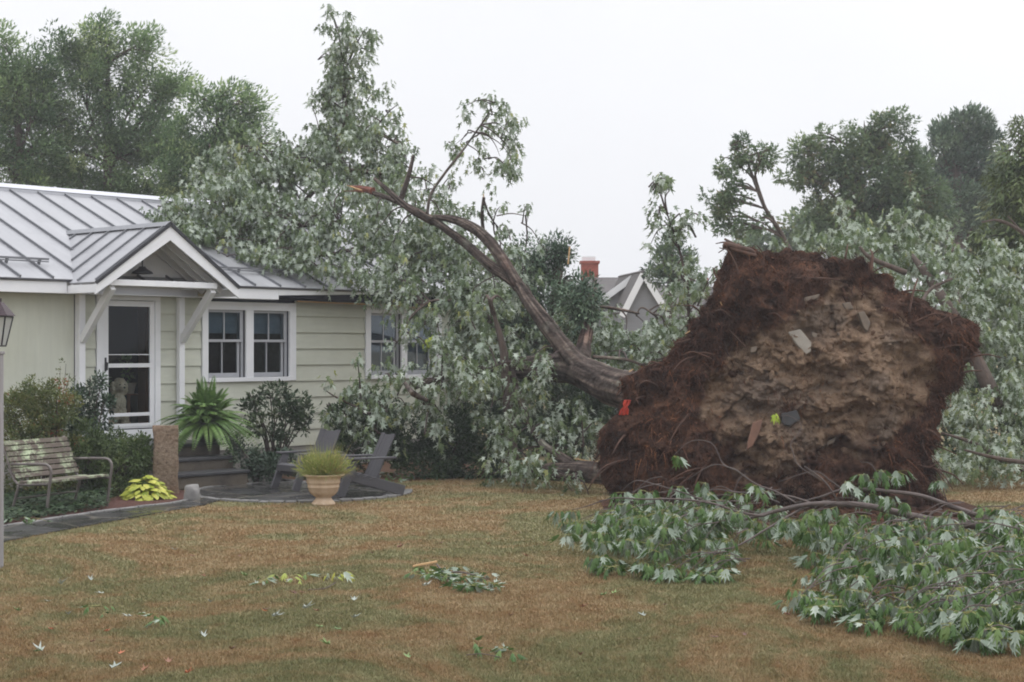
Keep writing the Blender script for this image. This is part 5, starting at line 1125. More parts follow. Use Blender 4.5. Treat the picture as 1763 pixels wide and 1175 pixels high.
BST = [([(1830, 935), (1762, 909), (1700, 893), (1632, 870), (1586, 854), (1530, 846), (1480, 842), (1448, 844), (1412, 856), (1370, 866)], [15.9, 16.6], [.05, .046, .04, .036, .03, .026, .022, .02, .015, .01]),
 ([(1400, 868), (1360, 855), (1309, 850), (1268, 848), (1236, 843), (1205, 848)], [16.4, 16.8], [.02, .016, .014, .012, .010, .006]),
 ([(1330, 882), (1309, 888), (1268, 881), (1226, 867), (1171, 860), (1107, 860), (1056, 858), (1010, 872), (985, 878)], [16.3, 16.6], [.024, .022, .020, .018, .014, .012, .010, .007, .004]),
 ([(1226, 867), (1180, 850), (1130, 835), (1095, 828), (1070, 845)], [16.5, 16.8], [.012, .010, .009, .007, .004]),
 ([(1411, 826), (1374, 801), (1365, 778), (1362, 764), (1380, 735), (1362, 718), (1340, 716)], [16.4, 16.7], [.008, .009, .008, .007, .005, .004, .003]),
 ([(1445, 866), (1420, 830), (1385, 803), (1411, 826)], [16.4, 16.4], [.014, .012, .009, .006]),
 ([(1370, 866), (1338, 848), (1300, 833), (1268, 810), (1245, 799), (1226, 764), (1190, 760), (1160, 784)], [16.4, 16.9], [.016, .014, .013, .011, .009, .007, .006, .004]),
 ([(1268, 810), (1235, 800), (1208, 810), (1185, 826)], [16.5, 16.7], [.009, .008, .006, .004]),
 ([(1500, 872), (1460, 850), (1430, 828), (1400, 812), (1340, 830)], [16.4, 16.6], [.016, .013, .010, .008, .005]),
 ([(1392, 869), (1330, 905), (1270, 940), (1215, 958), (1165, 962)], [16.3, 15.4], [.02, .018, .014, .01, .006]),
 ([(1762, 958), (1700, 950), (1669, 948), (1632, 925), (1572, 913), (1530, 918), (1494, 927)], [14.6, 15.2], [.03, .028, .026, .022, .018, .013, .008]),
 ([(1790, 1032), (1762, 1043), (1706, 1059), (1660, 1070), (1632, 1077)], [12.2, 12.3], [.022, .02, .016, .012, .007]),
 ([(1650, 935), (1690, 965), (1730, 985), (1762, 1000)], [14.6, 13.6], [.018, .02, .022, .022]), ([(1600, 905), (1560, 940), (1510, 985), (1480, 1010), (1440, 1040)], [15.6, 13.4], [.02, .018, .014, .01, .006]),
 ([(1620, 830), (1618, 810), (1616, 795)], [16.4, 16.4], [.006, .005, .003]), ([(1632, 870), (1626, 850), (1620, 830)], [16.4, 16.4], [.01, .008, .006]),
 ([(1530, 846), (1515, 825), (1500, 800), (1480, 795)], [16.4, 16.4], [.012, .01, .007, .004]), ([(1690, 895), (1715, 880), (1740, 868)], [16.2, 16.2], [.012, .010, .006])]
for l, Y, r in BST:
    m = MB(); bt(m, l, Y, r); m.build('side_branch', M['bough_bark'], bough, smooth=True)

MND = gp([(975, 925), (985, 965), (1030, 995), (1100, 1003), (1190, 1008), (1290, 1004), (1370, 1010), (1340, 1035), (1350, 1062), (1430, 1085), (1480, 1100), (1560, 1112), (1640, 1132), (1720, 1142), (1800, 1120), (1900, 1040), (1900, 960), (1700, 950), (1560, 950), (1450, 940), (1330, 925), (1200, 912), (1080, 905)])
xs, ys = np.array([p[0] for p in MND]), np.array([p[1] for p in MND]); n = 5200
qx, qy = RNG.uniform(xs.min(), xs.max(), n), RNG.uniform(ys.min(), ys.max(), n); k = in_poly(qx, qy, MND); qx, qy = qx[k], qy[k]
gapn = np.array([noise.noise(Vector((x * .9, y * .9, 4.2))) for x, y in zip(qx, qy)])
k = (gapn > -.22) & (RNG.uniform(0, 1, len(qx)) < .66 + .8 * gapn); qx, qy = qx[k], qy[k]
ds = np.array([sdist(x, y, MND) for x, y in zip(qx, qy)]); hm = np.minimum(.12 + .65 * ds, .58) * (.75 + .5 * np.array([noise.noise(Vector((x * 1.3, y * 1.3, 0))) for x, y in zip(qx, qy)]))
# keep it open between the two lobes
pxs = 881.5 + qx / qy * FPX; pys = 600 + CAMZ / qy * FPX
k = ~((pxs > 1290) & (pxs < 1420) & (pys > 985) & (pys < 1050) & (RNG.uniform(0, 1, len(qx)) < .75)) & (RNG.uniform(0, 1, len(qx)) < np.where(qy > 13.5, .72, .98)); qx, qy, hm = qx[k], qy[k], hm[k]
n = len(qx); N_ = min(n, 760); sel = RNG.permutation(n)[:N_]; print('bough clusters', n, N_)
cen = np.stack([qx[sel], qy[sel], .07 + hm[sel] * RNG.uniform(0, 1, N_) ** .7], 1)
M['maple_near'] = leafmat('green_and_silver_leaf', [(0.0, (0.045, 0.095, 0.024)), (0.5, (0.090, 0.165, 0.044)), (0.85, (0.14, 0.205, 0.065)), (1.0, (0.25, 0.29, 0.08))], [(0.0, (0.19, 0.24, 0.18)), (0.5, (0.28, 0.335, 0.265)), (1.0, (0.42, 0.47, 0.40))], trans=.2, rough=.5)
def bunches(name, cen, per, size, parent, off, silver=.5, tone0=.42, mat=None, pet=True, tmpl=WILT):
    k = len(cen); n = k * per; idx = np.arange(k).repeat(per); a = RNG.uniform(0, 2 * math.pi, n); hz = np.stack([np.cos(a), np.sin(a), np.zeros(n)], 1)
    low = np.clip(cen[:, 2] / .22, .35, 1)[idx][:, None]
    pl = RNG.uniform(.04, .10, n); pd = unit(hz + np.array([0, 0, -.1]) + .3 * rsph(n)); b = cen[idx] + pd * pl[:, None]; b[:, 2] = np.maximum(b[:, 2], .035)
    ax_ = unit(hz * .5 + np.array([0, 0, -1.0]) * low + .3 * rsph(n)); L = size * RNG.uniform(.7, 1.25, n)
    tipz = b[:, 2] + ax_[:, 2] * L * .95; need = tipz < .015; ax_[need, 2] = (.015 - b[need, 2]) / L[need]; ax_ = unit(ax_)
    nr = unit(hz * .9 + np.array([0, 0, .65]) + .35 * rsph(n)); flip = np.where(RNG.uniform(0, 1, n) < silver, -1.0, 1.0)[:, None]
    tn = np.clip(RNG.normal(tone0, .18, k)[idx] + RNG.normal(0, .14, n), 0, 1)
    o = leaves(name, b, ax_, nr * flip, L, tn, tmpl, mat or M['maple_near'], parent, off)
    if pet:
        tag(ribbons('petioles', cen[idx], b - cen[idx], pl, np.full(n, .005), np.full(n, .0), 2, M['petiole'], parent, None, off, taper=.3), kind='stuff')
    return o
M['petiole'] = simple('yellow_petiole', (0.26, 0.28, 0.085), (0.21, 0.19, 0.07), 9, 0.6, 0)
bunches('leaves', cen, 8, .13, bough, BO, .36)
px_, py_ = RNG.uniform(1400, 1790, 150), RNG.uniform(1055, 1150, 150); lim = 1085 + (px_ - 1430) * .20; ok = (py_ < np.minimum(lim, 1142)); ex = np.array([tuple(G(a, b)) for a, b in zip(px_[ok], py_[ok])]); ex[:, 2] = RNG.uniform(.09, .22, len(ex)); cen = np.concatenate([cen, ex])   # the end of the bough nearest the street
bunches('low_leaves', ex, 8, .13, bough, BO, .36)
m = MB()   # thin twigs that carry the bunches
for i in range(0, len(cen), 4):
    c_ = Vector(cen[i]) - BO; t_ = c_ + Vector((RNG.uniform(.15, .6), RNG.uniform(.0, .35), RNG.uniform(-.02, .22))); t_.z = max(t_.z, .04)
    m.tube([c_, c_.lerp(t_, .5) + Vector((0, 0, .06)), t_], [.003, .005, .007], 5, True, 4)
tag(m.build('twigs', M['bough_bark'], bough), kind='stuff')
TIP = [(1070, 848, 16.7), (1075, 868, 16.6), (1118, 848, 16.7), (1125, 858, 16.7), (1165, 838, 16.7), (1178, 850, 16.7), (1160, 786, 16.9), (1215, 832, 16.6), (1218, 852, 16.6), (1206, 862, 16.6), (1300, 836, 16.6), (1318, 846, 16.5), (1240, 905, 16.4), (1180, 880, 16.5), (1140, 882, 16.5), (1095, 890, 16.4), (1050, 885, 16.5), (1040, 905, 16.2), (1100, 915, 16.1), (1150, 920, 16), (1200, 925, 15.9),
       (1455, 830, 16.4), (1470, 838, 16.4), (1486, 818, 16.4), (1500, 826, 16.4), (1520, 812, 16.4), (1532, 822, 16.35), (1545, 812, 16.4), (1500, 850, 16.3), (1490, 858, 16.3), (1520, 870, 16.2), (1530, 882, 16.1), (1545, 890, 16), (1515, 905, 15.9), (1618, 828, 16.4), (1690, 872, 16.1), (1700, 880, 16), (1738, 880, 15.9), (1752, 890, 15.8), (1430, 905, 15.9), (1445, 925, 15.6), (1400, 920, 15.8), (1350, 915, 16), (1580, 920, 15.3), (1640, 925, 15.2), (1690, 930, 15), (1330, 905, 16.2), (1290, 912, 16.1), (985, 880, 16.5), (965, 880, 16.5), (975, 920, 16.2), (1000, 900, 16.3), (1020, 930, 15.9)]
bunches('raised_leaves', np.array([tuple(P(*t)) for t in TIP]), 7, .14, bough, BO, .5)
ty = np.array([tuple(P(1332, 716, 16.7))]); o, _ = droop_leaves('yellow_leaves', ty, 4, .04, .10, M['yellow_leaf'], bough, BO, silver=0)

# ------------------------------------------------------------------ small torn twigs and loose leaves on the lawn
M['maple_y'] = leafmat('yellowing_maple_leaf', [(0.0, (.12, .19, .05)), (.45, (.30, .36, .07)), (1.0, (.42, .40, .07))], SILV_B, trans=.25)
def sprig(label, spots, mat, size=.11, per=4, sticks=(), silver=.5, tone0=.45):
    p0 = G(*spots[0]); r = empty('leafy_twig', p0); c = np.array([tuple(G(*s) + Vector((0, 0, RNG.uniform(.05, .10)))) for s in spots])
    bunches('leaves', c, per, size, r, p0, silver, tone0, mat, True)
    if sticks:
        m = MB()
        for l, rr in sticks: m.tube([G(a, b, zz) - p0 for a, b, zz in l], rr, 6, True, 3)
        m.build('stem', M['bough_bark'], r)
    return tag(r, label, 'twig', 'torn leafy twigs on the lawn'), p0
r, p0 = sprig('broad torn twig of silvery leaves with a pale snapped end, middle of the lawn', [(720, 1000), (735, 996), (728, 992), (745, 1000), (757, 994), (770, 1000), (765, 1008), (780, 1005), (790, 1012), (800, 1006), (805, 1018), (815, 1010), (825, 1020), (830, 1005), (840, 1012), (845, 1022), (795, 1020), (812, 1024), (775, 996), (838, 1000), (785, 995)], M['maple_near'], .12, 6, [([(752, 972, .05), (765, 985, .05), (790, 985, .09), (815, 990, .08), (840, 998, .06)], [.008, .009, .009, .007, .004])], .6)
m = MB(); m.beam(G(711, 975, .03) - p0, G(752, 967, .05) - p0, .016, .016); m.build('snapped_end', M['raw_wood'], r)
sprig('small silvery twig, first of the row of three on the lawn', [(450, 1010), (460, 1006), (455, 1014)], M['maple_near'], .09, 3, (), .7)
sprig('small green and yellow twig, middle of the row of three on the lawn', [(488, 1000), (500, 1004), (508, 1005), (525, 998)], M['maple_y'], .10, 3, (), .1, .3)
sprig('bright yellow wilted twig lying at the end of the row of three', [(570, 1003), (582, 998), (590, 1004)], M['maple_y'], .12, 4, [([(530, 1016, .01), (560, 1013, .02), (578, 1003, .06)], .005)], .25, .8)
sprig('flat silvery twig near the bottom edge of the lawn', [(815, 1130), (855, 1133), (870, 1135), (882, 1138)], M['maple_near'], .12, 3, [([(803, 1128, .02), (830, 1126, .05), (860, 1132, .03)], .003)], .6)
sprig('green twig with one silver leaf on the browned grass at left', [(262, 1080), (272, 1078), (278, 1084)], M['maple_near'], .11, 3, (), .3)
sprig('green twig on the brown grass between two pale leaves', [(160, 1058), (172, 1060), (180, 1064)], M['maple_near'], .08, 2, (), .2)
sprig('leafy twig lying on the wet flagstones of the path', [(40, 903), (55, 902), (68, 904), (25, 908)], M['maple_near'], .10, 3, (), .5)
sprig('silvery twig dropped on the grass behind the chairs', [(660, 828), (672, 824), (690, 828), (700, 822), (683, 834)], M['maple_near'], .14, 5, (), .6)
M['drop_pale'] = leafmat('pale_fallen_leaf', [(0, (.24, .27, .24)), (1, (.38, .41, .37))], trans=.1); M['drop_brown'] = leafmat('brown_fallen_leaf', [(0, (.10, .045, .035)), (1, (.24, .11, .06))], trans=.1); M['drop_red'] = leafmat('red_fallen_leaf', [(0, (.36, .10, .05)), (1, (.45, .16, .07))], trans=.1); M['drop_green'] = leafmat('green_fallen_leaf', [(0, (.10, .17, .06)), (1, (.2, .28, .1))], trans=.1)
def loose(kind, px, py, size, label, grp):
    p = G(px, py); a = RNG.uniform(0, 6.28); tv, tf = MAPLE; v = tv.copy(); v[:, 1] -= .4; v[:, 2] = -v[:, 2] * RNG.uniform(.5, 1.8) + .10; v *= size
    c, s = math.cos(a), math.sin(a); V = np.stack([v[:, 0] * c - v[:, 1] * s, v[:, 0] * s + v[:, 1] * c, v[:, 2] + .035], 1)
    o = np_mesh('fallen_leaf', V, tf, M[kind], None, np.full(len(V), RNG.uniform(0, 1)), loc=(p.x, p.y, 0)); tag(o, label, 'leaf', grp)
for px, py in [(107, 1015), (84, 1046), (220, 1072), (155, 1007), (172, 1030), (118, 1068), (480, 1070), (475, 1071), (612, 1074), (300, 955), (336, 922), (530, 1057), (1105, 1069), (1650, 1122), (66, 1131), (350, 1106), (362, 1047), (200, 1160), (735, 1018), (610, 1042)]:
    loose('drop_pale', px, py, RNG.uniform(.07, .12), 'pale silvery leaf lying alone on the lawn', 'pale leaves scattered on the lawn')
for px, py in [(330, 965), (545, 1062), (757, 1112), (457, 1060), (505, 1030), (520, 1029), (1145, 1050), (1005, 1055), (1282, 1103), (1355, 1068), (290, 1150), (96, 1086), (250, 1165), (413, 965), (300, 1020), (840, 945), (610, 1136), (1230, 1108), (760, 942), (905, 965), (690, 950), (400, 1130), (880, 1070), (1000, 1140), (1100, 1110), (640, 960), (160, 1115), (350, 1000)]:
    loose('drop_brown', px, py, RNG.uniform(.05, .10), 'curled brown leaf on the dry grass', 'brown leaves scattered on the lawn')
for px, py in [(185, 1097), (456, 1062), (88, 1094), (210, 1135), (325, 1170)]:
    loose('drop_red', px, py, .07, 'small reddish leaf on the dry grass', 'red leaves scattered on the lawn')
for px, py in [(700, 1142), (550, 1090), (65, 1133), (1060, 1030), (1040, 1034), (420, 1000), (30, 1062), (580, 1094), (560, 1120)]:
    loose('drop_green', px, py, .09, 'flat green leaf lying on the grass', 'green leaves scattered on the lawn')
# ------------------------------------------------------------------ standing trees
def tree_thing(name, label, base, trunk, limbs, blobs, mat, leaf, per, cr, dens, tmpl, group=None, lean=(0, 0, .2), cat='tree', shell=.35, hang=0.0, tsd=.22, bark='bark', tone0=.45, lr=.05):
    root = empty(name, base); B = Vector(base)
    m = MB(); m.tube([Vector(p) - B for p in trunk[0]], trunk[1], 12, True, 5, .15); m.build('trunk', M[bark], root, smooth=True)
    m = MB()
    for l, r in limbs: m.tube([Vector(p) - B for p in l], r, 6, True, 4, .15)
    T = [Vector(p) for p in trunk[0]]
    for c, rx, ry, rz in blobs:   # limbs from the trunk into each clump
        c = Vector(c); t = min(T, key=lambda q: (q - c).length + (2 if q.z > c.z else 0)); mid = t.lerp(c, .55) + Vector((RNG.normal(0, .15), RNG.normal(0, .15), .15)); m.tube([t - B, mid - B, c - B], [lr * max(1, rx), .7 * lr * max(1, rx), .012], 6, True, 4, .15)
        for q in range(3):
            e = c + Vector((RNG.uniform(-.9, .9) * rx, RNG.uniform(-.9, .9) * ry, RNG.uniform(-.2, .9) * rz)); m.tube([mid - B, mid.lerp(e, .5) - B + Vector((0, 0, .1)), e - B], [.03, .02, .006], 5, True, 3)
    m.build('limb', M[bark], root)
    pts, out, idx, k = clumps(blobs, per, cr, dens, shell); keep = pts[:, 2] > .2; pts, out, idx = pts[keep], out[keep], idx[keep]; n = len(pts)
    tn = np.clip(RNG.normal(tone0, tsd, k)[idx] + RNG.normal(0, .12, n), 0, 1)
    axv = unit(out * .7 + np.array(lean) + .6 * rsph(n) + np.array([0, 0, -hang])); nr = unit(np.array([0, 0, 1.0]) + out * .4 + .6 * rsph(n))
    leaves('crown', pts, axv, nr, leaf * RNG.uniform(.65, 1.3, n), tn, tmpl, mat, root, off=B)
    return tag(root, label, cat, group)
M['locust'] = leafmat('locust_leaf', [(0.0, (0.070, 0.130, 0.060)), (0.5, (0.165, 0.255, 0.110)), (0.85, (0.28, 0.38, 0.165)), (1.0, (0.38, 0.46, 0.22))], trans=.4)
M['oakish'] = leafmat('olive_leaf', [(0.0, (0.065, 0.112, 0.060)), (0.5, (0.135, 0.200, 0.095)), (0.85, (0.20, 0.255, 0.115)), (1.0, (0.25, 0.21, 0.105))], trans=.35)
M['pine'] = leafmat('blue_green_needle', [(0.0, (0.045, 0.086, 0.055)), (0.5, (0.100, 0.158, 0.095)), (1.0, (0.18, 0.245, 0.145))], trans=.1)
M['spruce'] = leafmat('yellow_green_needle', [(0.0, (0.055, 0.09, 0.036)), (0.5, (0.125, 0.17, 0.060)), (1.0, (0.22, 0.25, 0.10))], trans=.15)
GB = 'trees standing behind the house'
def bl(l, Y, k=1.24, dy=0): return [pb(a, b + dy, Y, c * k, d * k) for a, b, c, d in l]
def tk(l, Y): return [P(a, b, Y) for a, b in l]
Y = 47
tree_thing('locust_tree', 'feathery green tree behind the roof, cut off by the left edge', (P(30, 600, Y).x, Y, 0), (tk([(30, 640), (30, 450), (32, 280), (30, 150)], Y), [.32, .26, .16, .05]), [], bl([(20, 100, 40, 35), (60, 110, 30, 30), (40, 160, 50, 40), (0, 160, 40, 50), (30, 220, 55, 40), (75, 170, 20, 30), (85, 120, 24, 24), (95, 210, 30, 40), (60, 320, 50, 26), (20, 290, 60, 40), (-40, 230, 60, 70), (70, 270, 35, 30), (10, 60, 16, 18)], Y, 1.18, 14), M['locust'], .15, 140, .42, 4.8, FEATH, GB, (.35, 0, .2), tsd=.28)
tree_thing('locust_tree', 'tallest feathery tree behind the roof, with a tuft at its top', (P(190, 600, Y + 1).x, Y + 1, 0), (tk([(195, 640), (192, 450), (188, 280), (185, 110)], Y + 1), [.36, .28, .18, .05]), [], bl([(110, 70, 30, 25), (175, 60, 30, 35), (175, 25, 14, 20), (225, 80, 30, 30), (260, 75, 22, 30), (130, 110, 40, 30), (190, 130, 50, 40), (250, 140, 45, 35), (290, 160, 28, 35), (150, 190, 50, 35), (215, 200, 55, 40), (270, 220, 45, 40), (120, 250, 45, 35), (180, 270, 60, 40), (240, 290, 60, 40), (150, 90, 30, 26), (300, 230, 36, 40), (300, 120, 20, 20), (270, 330, 50, 24), (200, 330, 50, 24), (95, 300, 50, 35), (150, 320, 50, 30)], Y + 1, 1.18, 14), M['locust'], .15, 140, .42, 4.8, FEATH, GB, (.35, 0, .2), tsd=.28)
tree_thing('locust_tree', 'lower rounded feathery tree behind the roof, beside the fallen crown', (P(375, 600, Y - 1).x, Y - 1, 0), (tk([(370, 640), (370, 480), (372, 340), (375, 190)], Y - 1), [.26, .2, .14, .04]), [], bl([(345, 160, 30, 22), (390, 150, 28, 22), (420, 175, 30, 25), (365, 200, 50, 35), (430, 215, 40, 30), (330, 230, 40, 35), (390, 260, 55, 40), (310, 290, 50, 40), (360, 310, 60, 40), (440, 250, 25, 30)], Y - 1, 1.18, 14), M['locust'], .15, 140, .42, 4.8, FEATH, GB, (.35, 0, .2), tsd=.28)
GR = 'trees standing beyond the root mass'
Y = 40
tree_thing('leaning_tree', 'thin leaning tree with bare stems and small leafy tufts above the root mass', (P(1400, 600, Y).x, Y, 0), (tk([(1400, 640), (1385, 500), (1350, 412), (1318, 360), (1298, 310), (1284, 270)], Y), [.09, .08, .06, .05, .04, .02]), [(tk([(1318, 360), (1300, 300), (1306, 265)], Y), [.035, .025, .012]), (tk([(1340, 400), (1320, 395), (1275, 385)], Y), [.03, .02, .012]), (tk([(1300, 345), (1265, 335), (1245, 345)], Y), [.03, .02, .012])], bl([(1272, 258, 16, 18), (1258, 290, 16, 22), (1305, 272, 22, 12), (1288, 285, 14, 12), (1265, 325, 20, 16), (1238, 343, 22, 14), (1252, 378, 24, 20), (1308, 384, 18, 10), (1262, 400, 18, 12), (1244, 360, 16, 14), (1322, 268, 10, 10)], Y), M['oakish'], .14, 56, .22, 3.0, MAPLE3, GR, lr=.022)
Y = 48
tree_thing('maple_tree', 'broad olive green maple with an open lobed crown at the skyline', (P(1480, 600, Y).x, Y, 0), (tk([(1480, 640), (1475, 480), (1470, 380), (1480, 270)], Y), [.35, .28, .2, .06]), [(tk([(1470, 420), (1420, 360), (1395, 300)], Y), [.10, .07, .03])], bl([(1385, 262, 26, 12), (1370, 300, 24, 22), (1415, 245, 22, 18), (1412, 285, 26, 22), (1440, 290, 24, 30), (1480, 240, 24, 26), (1470, 290, 30, 30), (1515, 225, 22, 20), (1545, 225, 26, 22), (1530, 270, 40, 35), (1500, 330, 50, 40), (1430, 350, 30, 26), (1560, 310, 45, 40), (1460, 390, 50, 35), (1540, 370, 55, 40), (1410, 400, 26, 22), (1590, 360, 40, 40), (1530, 420, 60, 30)], Y), M['oakish'], .165, 80, .32, 3.8, MAPLE3, GR)
Y = 58
tree_thing('pine_tree', 'tall bluish pine at the skyline behind the olive maple', (P(1640, 600, Y).x, Y, 0), (tk([(1640, 640), (1642, 450), (1645, 320), (1655, 205)], Y), [.4, .32, .22, .05]), [], bl([(1620, 225, 24, 16), (1660, 215, 24, 20), (1690, 215, 16, 16), (1640, 250, 40, 20), (1685, 250, 36, 22), (1620, 285, 40, 22), (1680, 290, 45, 22), (1700, 320, 36, 20), (1640, 330, 45, 24), (1690, 350, 40, 24), (1650, 380, 45, 24)], Y), M['pine'], .18, 130, .36, 4.2, FEATH, GR, (.2, 0, .5))
Y = 72
tree_thing('hazy_tree', 'wide hazy green tree farthest back, between the maple and the pine', (P(1600, 600, Y).x, Y, 0), (tk([(1600, 640), (1600, 480), (1600, 340)], Y), [.4, .3, .1]), [], bl([(1390, 400, 40, 30), (1450, 390, 46, 36), (1520, 380, 46, 40), (1580, 350, 46, 40), (1630, 330, 40, 44), (1700, 330, 46, 46), (1750, 300, 40, 46), (1600, 410, 60, 40), (1680, 400, 60, 44), (1760, 380, 50, 46), (1320, 420, 46, 20)], Y), M['oakish'], .24, 110, .5, 4.0, DIAM, GR)
Y = 33
tree_thing('spruce_tree', 'yellow green spruce with drooping boughs, cut off by the right edge', (P(1800, 600, Y).x, Y, 0), (tk([(1800, 640), (1800, 450), (1798, 300), (1795, 200)], Y), [.3, .24, .15, .05]), [(tk([(1800, 440), (1760, 400), (1720, 380), (1690, 383)], Y - .8), [.05, .045, .03, .015]), (tk([(1800, 420), (1770, 410), (1735, 372)], Y - .8), [.04, .03, .015]), (tk([(1800, 560), (1750, 545), (1700, 550)], Y - 1), [.04, .03, .015]), (tk([(1800, 640), (1750, 650), (1710, 655)], Y - 1), [.04, .03, .015])], bl([(1755, 230, 14, 16), (1750, 270, 30, 20), (1735, 310, 36, 20), (1750, 350, 46, 20), (1720, 410, 40, 20), (1760, 400, 40, 26), (1700, 450, 36, 18), (1750, 460, 50, 24), (1690, 490, 30, 14), (1745, 520, 50, 22), (1760, 580, 40, 24)], Y), M['spruce'], .14, 100, .24, 3.6, FEATH, GR, (-.2, 0, 0), hang=.5)
Y = 44
tree_thing('small_pine', 'small grey green pine beside the gables of the distant house', (P(1157, 600, Y).x, Y, 0), (tk([(1157, 640), (1157, 500), (1157, 400)], Y), [.16, .12, .03]), [], bl([(1155, 408, 16, 14), (1150, 435, 30, 18), (1170, 445, 26, 18), (1135, 455, 26, 16), (1160, 470, 40, 20), (1180, 480, 24, 16), (1130, 478, 16, 12), (1190, 500, 20, 14)], Y, .95), M['pine'], .14, 90, .24, 3.2, FEATH, GR, (.1, 0, .4))
Y = 31.5
tree_thing('cedar_tree', 'dense blue green cedar standing behind the fallen limbs at the house corner', (P(955, 600, Y).x, Y, 0), (tk([(955, 780), (955, 620), (958, 500), (960, 430)], Y), [.18, .16, .11, .04]), [], bl([(930, 440, 36, 20), (965, 450, 30, 24), (905, 470, 34, 30), (990, 500, 24, 16), (945, 500, 46, 34), (1005, 520, 26, 26), (900, 530, 40, 40), (955, 560, 50, 40), (920, 610, 50, 40), (985, 600, 40, 34), (880, 590, 40, 40), (850, 520, 30, 40), (860, 660, 50, 50), (940, 690, 60, 50), (800, 640, 50, 60), (830, 740, 60, 50), (930, 770, 60, 40), (1010, 680, 40, 50), (1010, 770, 40, 40)], Y) + bl([(1000, 500, 20, 12), (985, 520, 22, 16), (1005, 535, 16, 14), (1000, 560, 14, 12)], 26.2), M['pine'], .095, 190, .26, 3.6, FEATH, None, (0, 0, .1), hang=.2)
Y = 25.6
tree_thing('slender_tree', 'slender grey trunk standing in the leaves left of the fallen trunk', (P(872, 600, Y).x, Y, 0), (tk([(885, 805), (878, 740), (872, 670), (866, 600), (850, 540)], Y), [.10, .085, .075, .065, .03]), [], bl([(850, 530, 20, 20)], Y), M['maple'], .12, 20, .15, 1.5, MAPLE, None, hang=.5)
# second fallen crown, right behind the root mass
FR = [(1310, 425, 30, 12, 27, .6), (1370, 420, 36, 14, 27, .7), (1430, 425, 36, 16, 27, .8), (1470, 400, 36, 22, 28, .9), (1520, 400, 36, 22, 28, 1), (1550, 385, 26, 14, 28, .8), (1500, 440, 50, 22, 27, 1), (1570, 440, 50, 35, 27.4, 1.1), (1565, 495, 40, 26, 26.4, 1), (1600, 525, 34, 22, 26, .8), (1520, 465, 30, 20, 26.6, .8), (1620, 430, 40, 25, 28, .9), (1620, 490, 50, 36, 26.6, 1.1), (1670, 470, 50, 40, 27.4, 1.1), (1720, 460, 45, 35, 28, 1), (1690, 540, 46, 40, 26.4, 1.1), (1740, 530, 40, 50, 27, 1.1), (1700, 600, 46, 45, 26, 1), (1750, 610, 40, 50, 26.6, 1), (1665, 660, 35, 40, 25.6, .9), (1710, 670, 46, 45, 25.4, 1), (1755, 690, 30, 50, 26, .8), (1640, 730, 30, 40, 25, .9), (1690, 740, 46, 45, 24.8, .9), (1740, 760, 40, 40, 25, .7), (1650, 790, 36, 36, 24.2, .9), (1700, 805, 46, 30, 24, 1), (1750, 815, 36, 24, 24, 1), (1640, 825, 30, 14, 23.6, .8), (1790, 500, 40, 60, 28, 1), (1790, 620, 40, 60, 27, 1), (1800, 760, 40, 60, 25.4, 1)]
f0 = G(1720, 838); ft = empty('toppled_maple', (f0.x, f0.y + 2.4, 0)); FO = Vector(ft.location); cs = []
for px, py, rx, ry, Y, dn in FR:
    c, a, b, d = pb(px, py, Y, rx, ry, None); k = max(2, int(13 * dn * (a * d + .03) / .09)); nh = max(1, k // 5); hub = np.array(c) + rsph(nh) * (RNG.uniform(.05, 1, nh) ** .4)[:, None] * np.array([a, max(b, .5), d]); cs.append(hub[RNG.integers(0, nh, k)] + RNG.normal(0, 1, (k, 3)) * np.array([.17, .17, .20]))
cs = np.concatenate(cs); cs = cs[cs[:, 2] > .12]; o, _ = droop_leaves('crown', cs, 14, .135, .13, M['maple'], ft, FO)
for l, r in [([(1560, 470, 26), (1500, 445, 26), (1480, 425, 26)], [.05, .04, .02]), ([(1720, 700, 25.5), (1650, 560, 26), (1600, 480, 26.5), (1570, 440, 27)], [.14, .11, .08, .04]), ([(1800, 820, 24), (1740, 800, 24.2), (1680, 765, 24.2), (1620, 745, 24.2)], [.05, .045, .035, .015]), ([(1790, 800, 24), (1720, 790, 23.6), (1660, 775, 23.6)], [.04, .03, .015]), ([(1580, 540, 24.5), (1600, 500, 25), (1640, 480, 25)], [.035, .03, .015]), ([(1650, 420, 27.5), (1620, 450, 27.2), (1590, 455, 27)], [.03, .025, .012])]:
    m = MB(); m.tube([P(*p) - FO for p in l], r, 8, True, 5, .15); m.build('limb', M['bark'], ft, smooth=True)
tag(ft, 'heap of silvery maple foliage and limbs behind the root mass, at the right', 'fallen tree')
# dark shrubs added as shadow gaps under the fallen crowns, hiding the far lawn
shrub('shade_fill_shrub', 'added dark shrub standing in for shade behind the fallen foliage at the far right', (P(1740, 600, 28.5).x, 28.5, 0), [pb(1700, 720, 28.5, 60, 70), pb(1780, 700, 28.5, 60, 90), pb(1660, 780, 28.2, 50, 40), pb(1740, 800, 28.2, 60, 30), pb(1640, 660, 28.6, 40, 60), pb(1690, 640, 28.8, 60, 60), pb(1620, 740, 28.2, 40, 60), pb(1760, 780, 28.4, 50, 50), pb(1680, 810, 28.2, 60, 30)], M['yew'], .09, 40, .2, 4.0, stems=5, shell=.6)
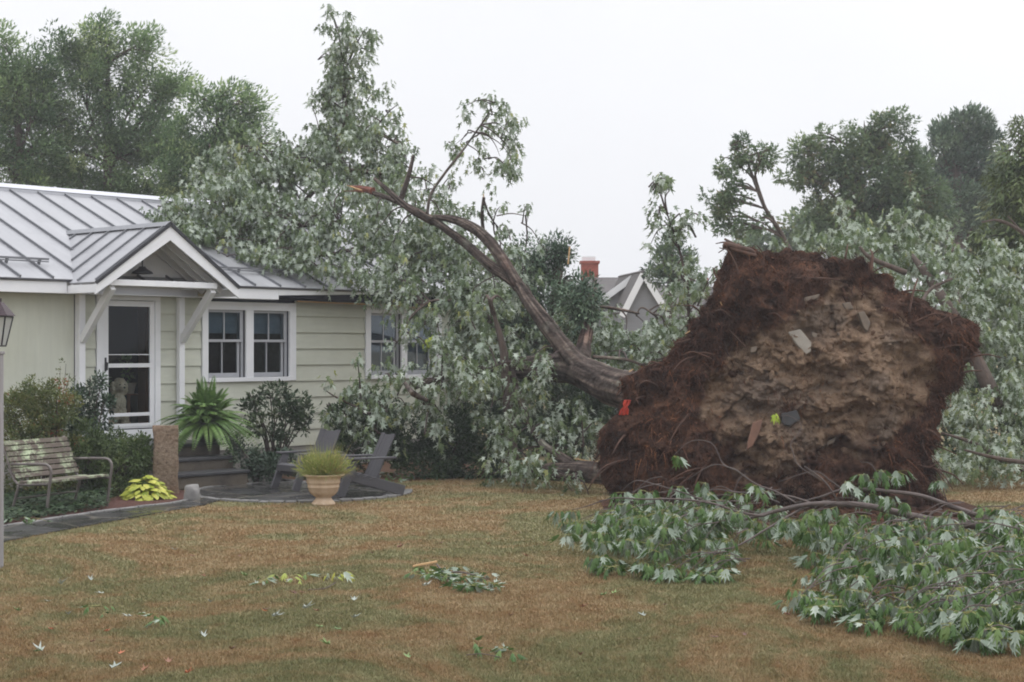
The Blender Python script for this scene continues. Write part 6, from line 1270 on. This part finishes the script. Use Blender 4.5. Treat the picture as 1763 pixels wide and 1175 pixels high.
# far wood closing the view
M['farleaf'] = leafmat('far_wood_leaf', [(0.0, (0.030, 0.050, 0.026)), (0.5, (0.058, 0.084, 0.038)), (1.0, (0.105, 0.125, 0.055))], trans=.2)
bls = []
for px in np.arange(-300, 2100, 46):
    Y = 88 + RNG.uniform(-6, 6); tp = 560 + 18 * noise.noise(Vector((px * .01, 0, 0))); 
    for yy in np.arange(640, tp, -22): bls.append(pb(px + RNG.uniform(-20, 20), yy - 10, Y, 34, 18))
pts, out, idx, k = clumps(bls, 26, .75, 1.3, .5); n = len(pts); tn = np.clip(RNG.normal(.45, .25, k)[idx] + RNG.normal(0, .12, n), 0, 1)
tag(leaves('far_wood', pts, unit(out + rsph(n)), unit(rsph(n) + np.array([0, 0, .8])), RNG.uniform(.45, .8, n), tn, DIAM, M['farleaf']), 'far wood along the horizon', 'wood', kind='stuff')

# ------------------------------------------------------------------ lawn blades
area = [PATH, CIRC, APRON, BED, WBED, SOILP]
def lawn(n, y0, y1):
    u = RNG.uniform(0, 1, n); y = 1 / (1 / y0 + u * (1 / y1 - 1 / y0))   # nearer grass is denser, as finer blades show there
    x = RNG.uniform(-.345, .345, n) * y; return x, y
x, y = lawn(620000, 9.7, 30); k = np.ones(len(x), bool)
for p in area: k &= ~in_poly(x, y, p)
ul = np.stack([_ct * x + _st * (y - 32.4), _st * x - _ct * (y - 32.4)], 1); k &= ~((ul[:, 1] < .1) & (ul[:, 0] < UR + .1))
x, y = x[k], y[k]; n = len(x); print('blades', n)
bv = np.stack([x, y, np.zeros(n)], 1); dv = np.stack([RNG.normal(0, .55, n), RNG.normal(0, .55, n), np.ones(n)], 1); dv = unit(dv); L = RNG.uniform(.014, .036, n); W = .0030 * y / 9 * RNG.uniform(.8, 1.4, n)
side = unit(np.cross(dv, rsph(n))); tip = bv + dv * L[:, None]
V = np.stack([bv - side * W[:, None], bv + side * W[:, None], tip], 1).reshape(-1, 3); F_ = np.arange(3 * n).reshape(-1, 3)
tag(np_mesh('grass', V, F_, M['blade'], None, np.repeat(RNG.uniform(0, 1, n), 3)), 'short drought browned lawn grass', 'grass', kind='stuff')

# ------------------------------------------------------------------ misty air
m = MB(); m.box(-130, 130, -8, 116, -1.0, 31)
hz = bpy.data.materials.new('misty_air'); hz.use_nodes = True; hn = hz.node_tree; hn.nodes.remove(hn.nodes['Principled BSDF'])
vol = hn.nodes.new('ShaderNodeVolumePrincipled'); vol.inputs['Color'].default_value = (.95, .96, 1.0, 1); vol.inputs['Density'].default_value = HAZE; vol.inputs['Anisotropy'].default_value = 0.2
hn.links.new(vol.outputs[0], hn.nodes['Material Output'].inputs['Volume'])
tag(m.build('haze', hz), 'thin mist in the air', 'haze', kind='stuff')
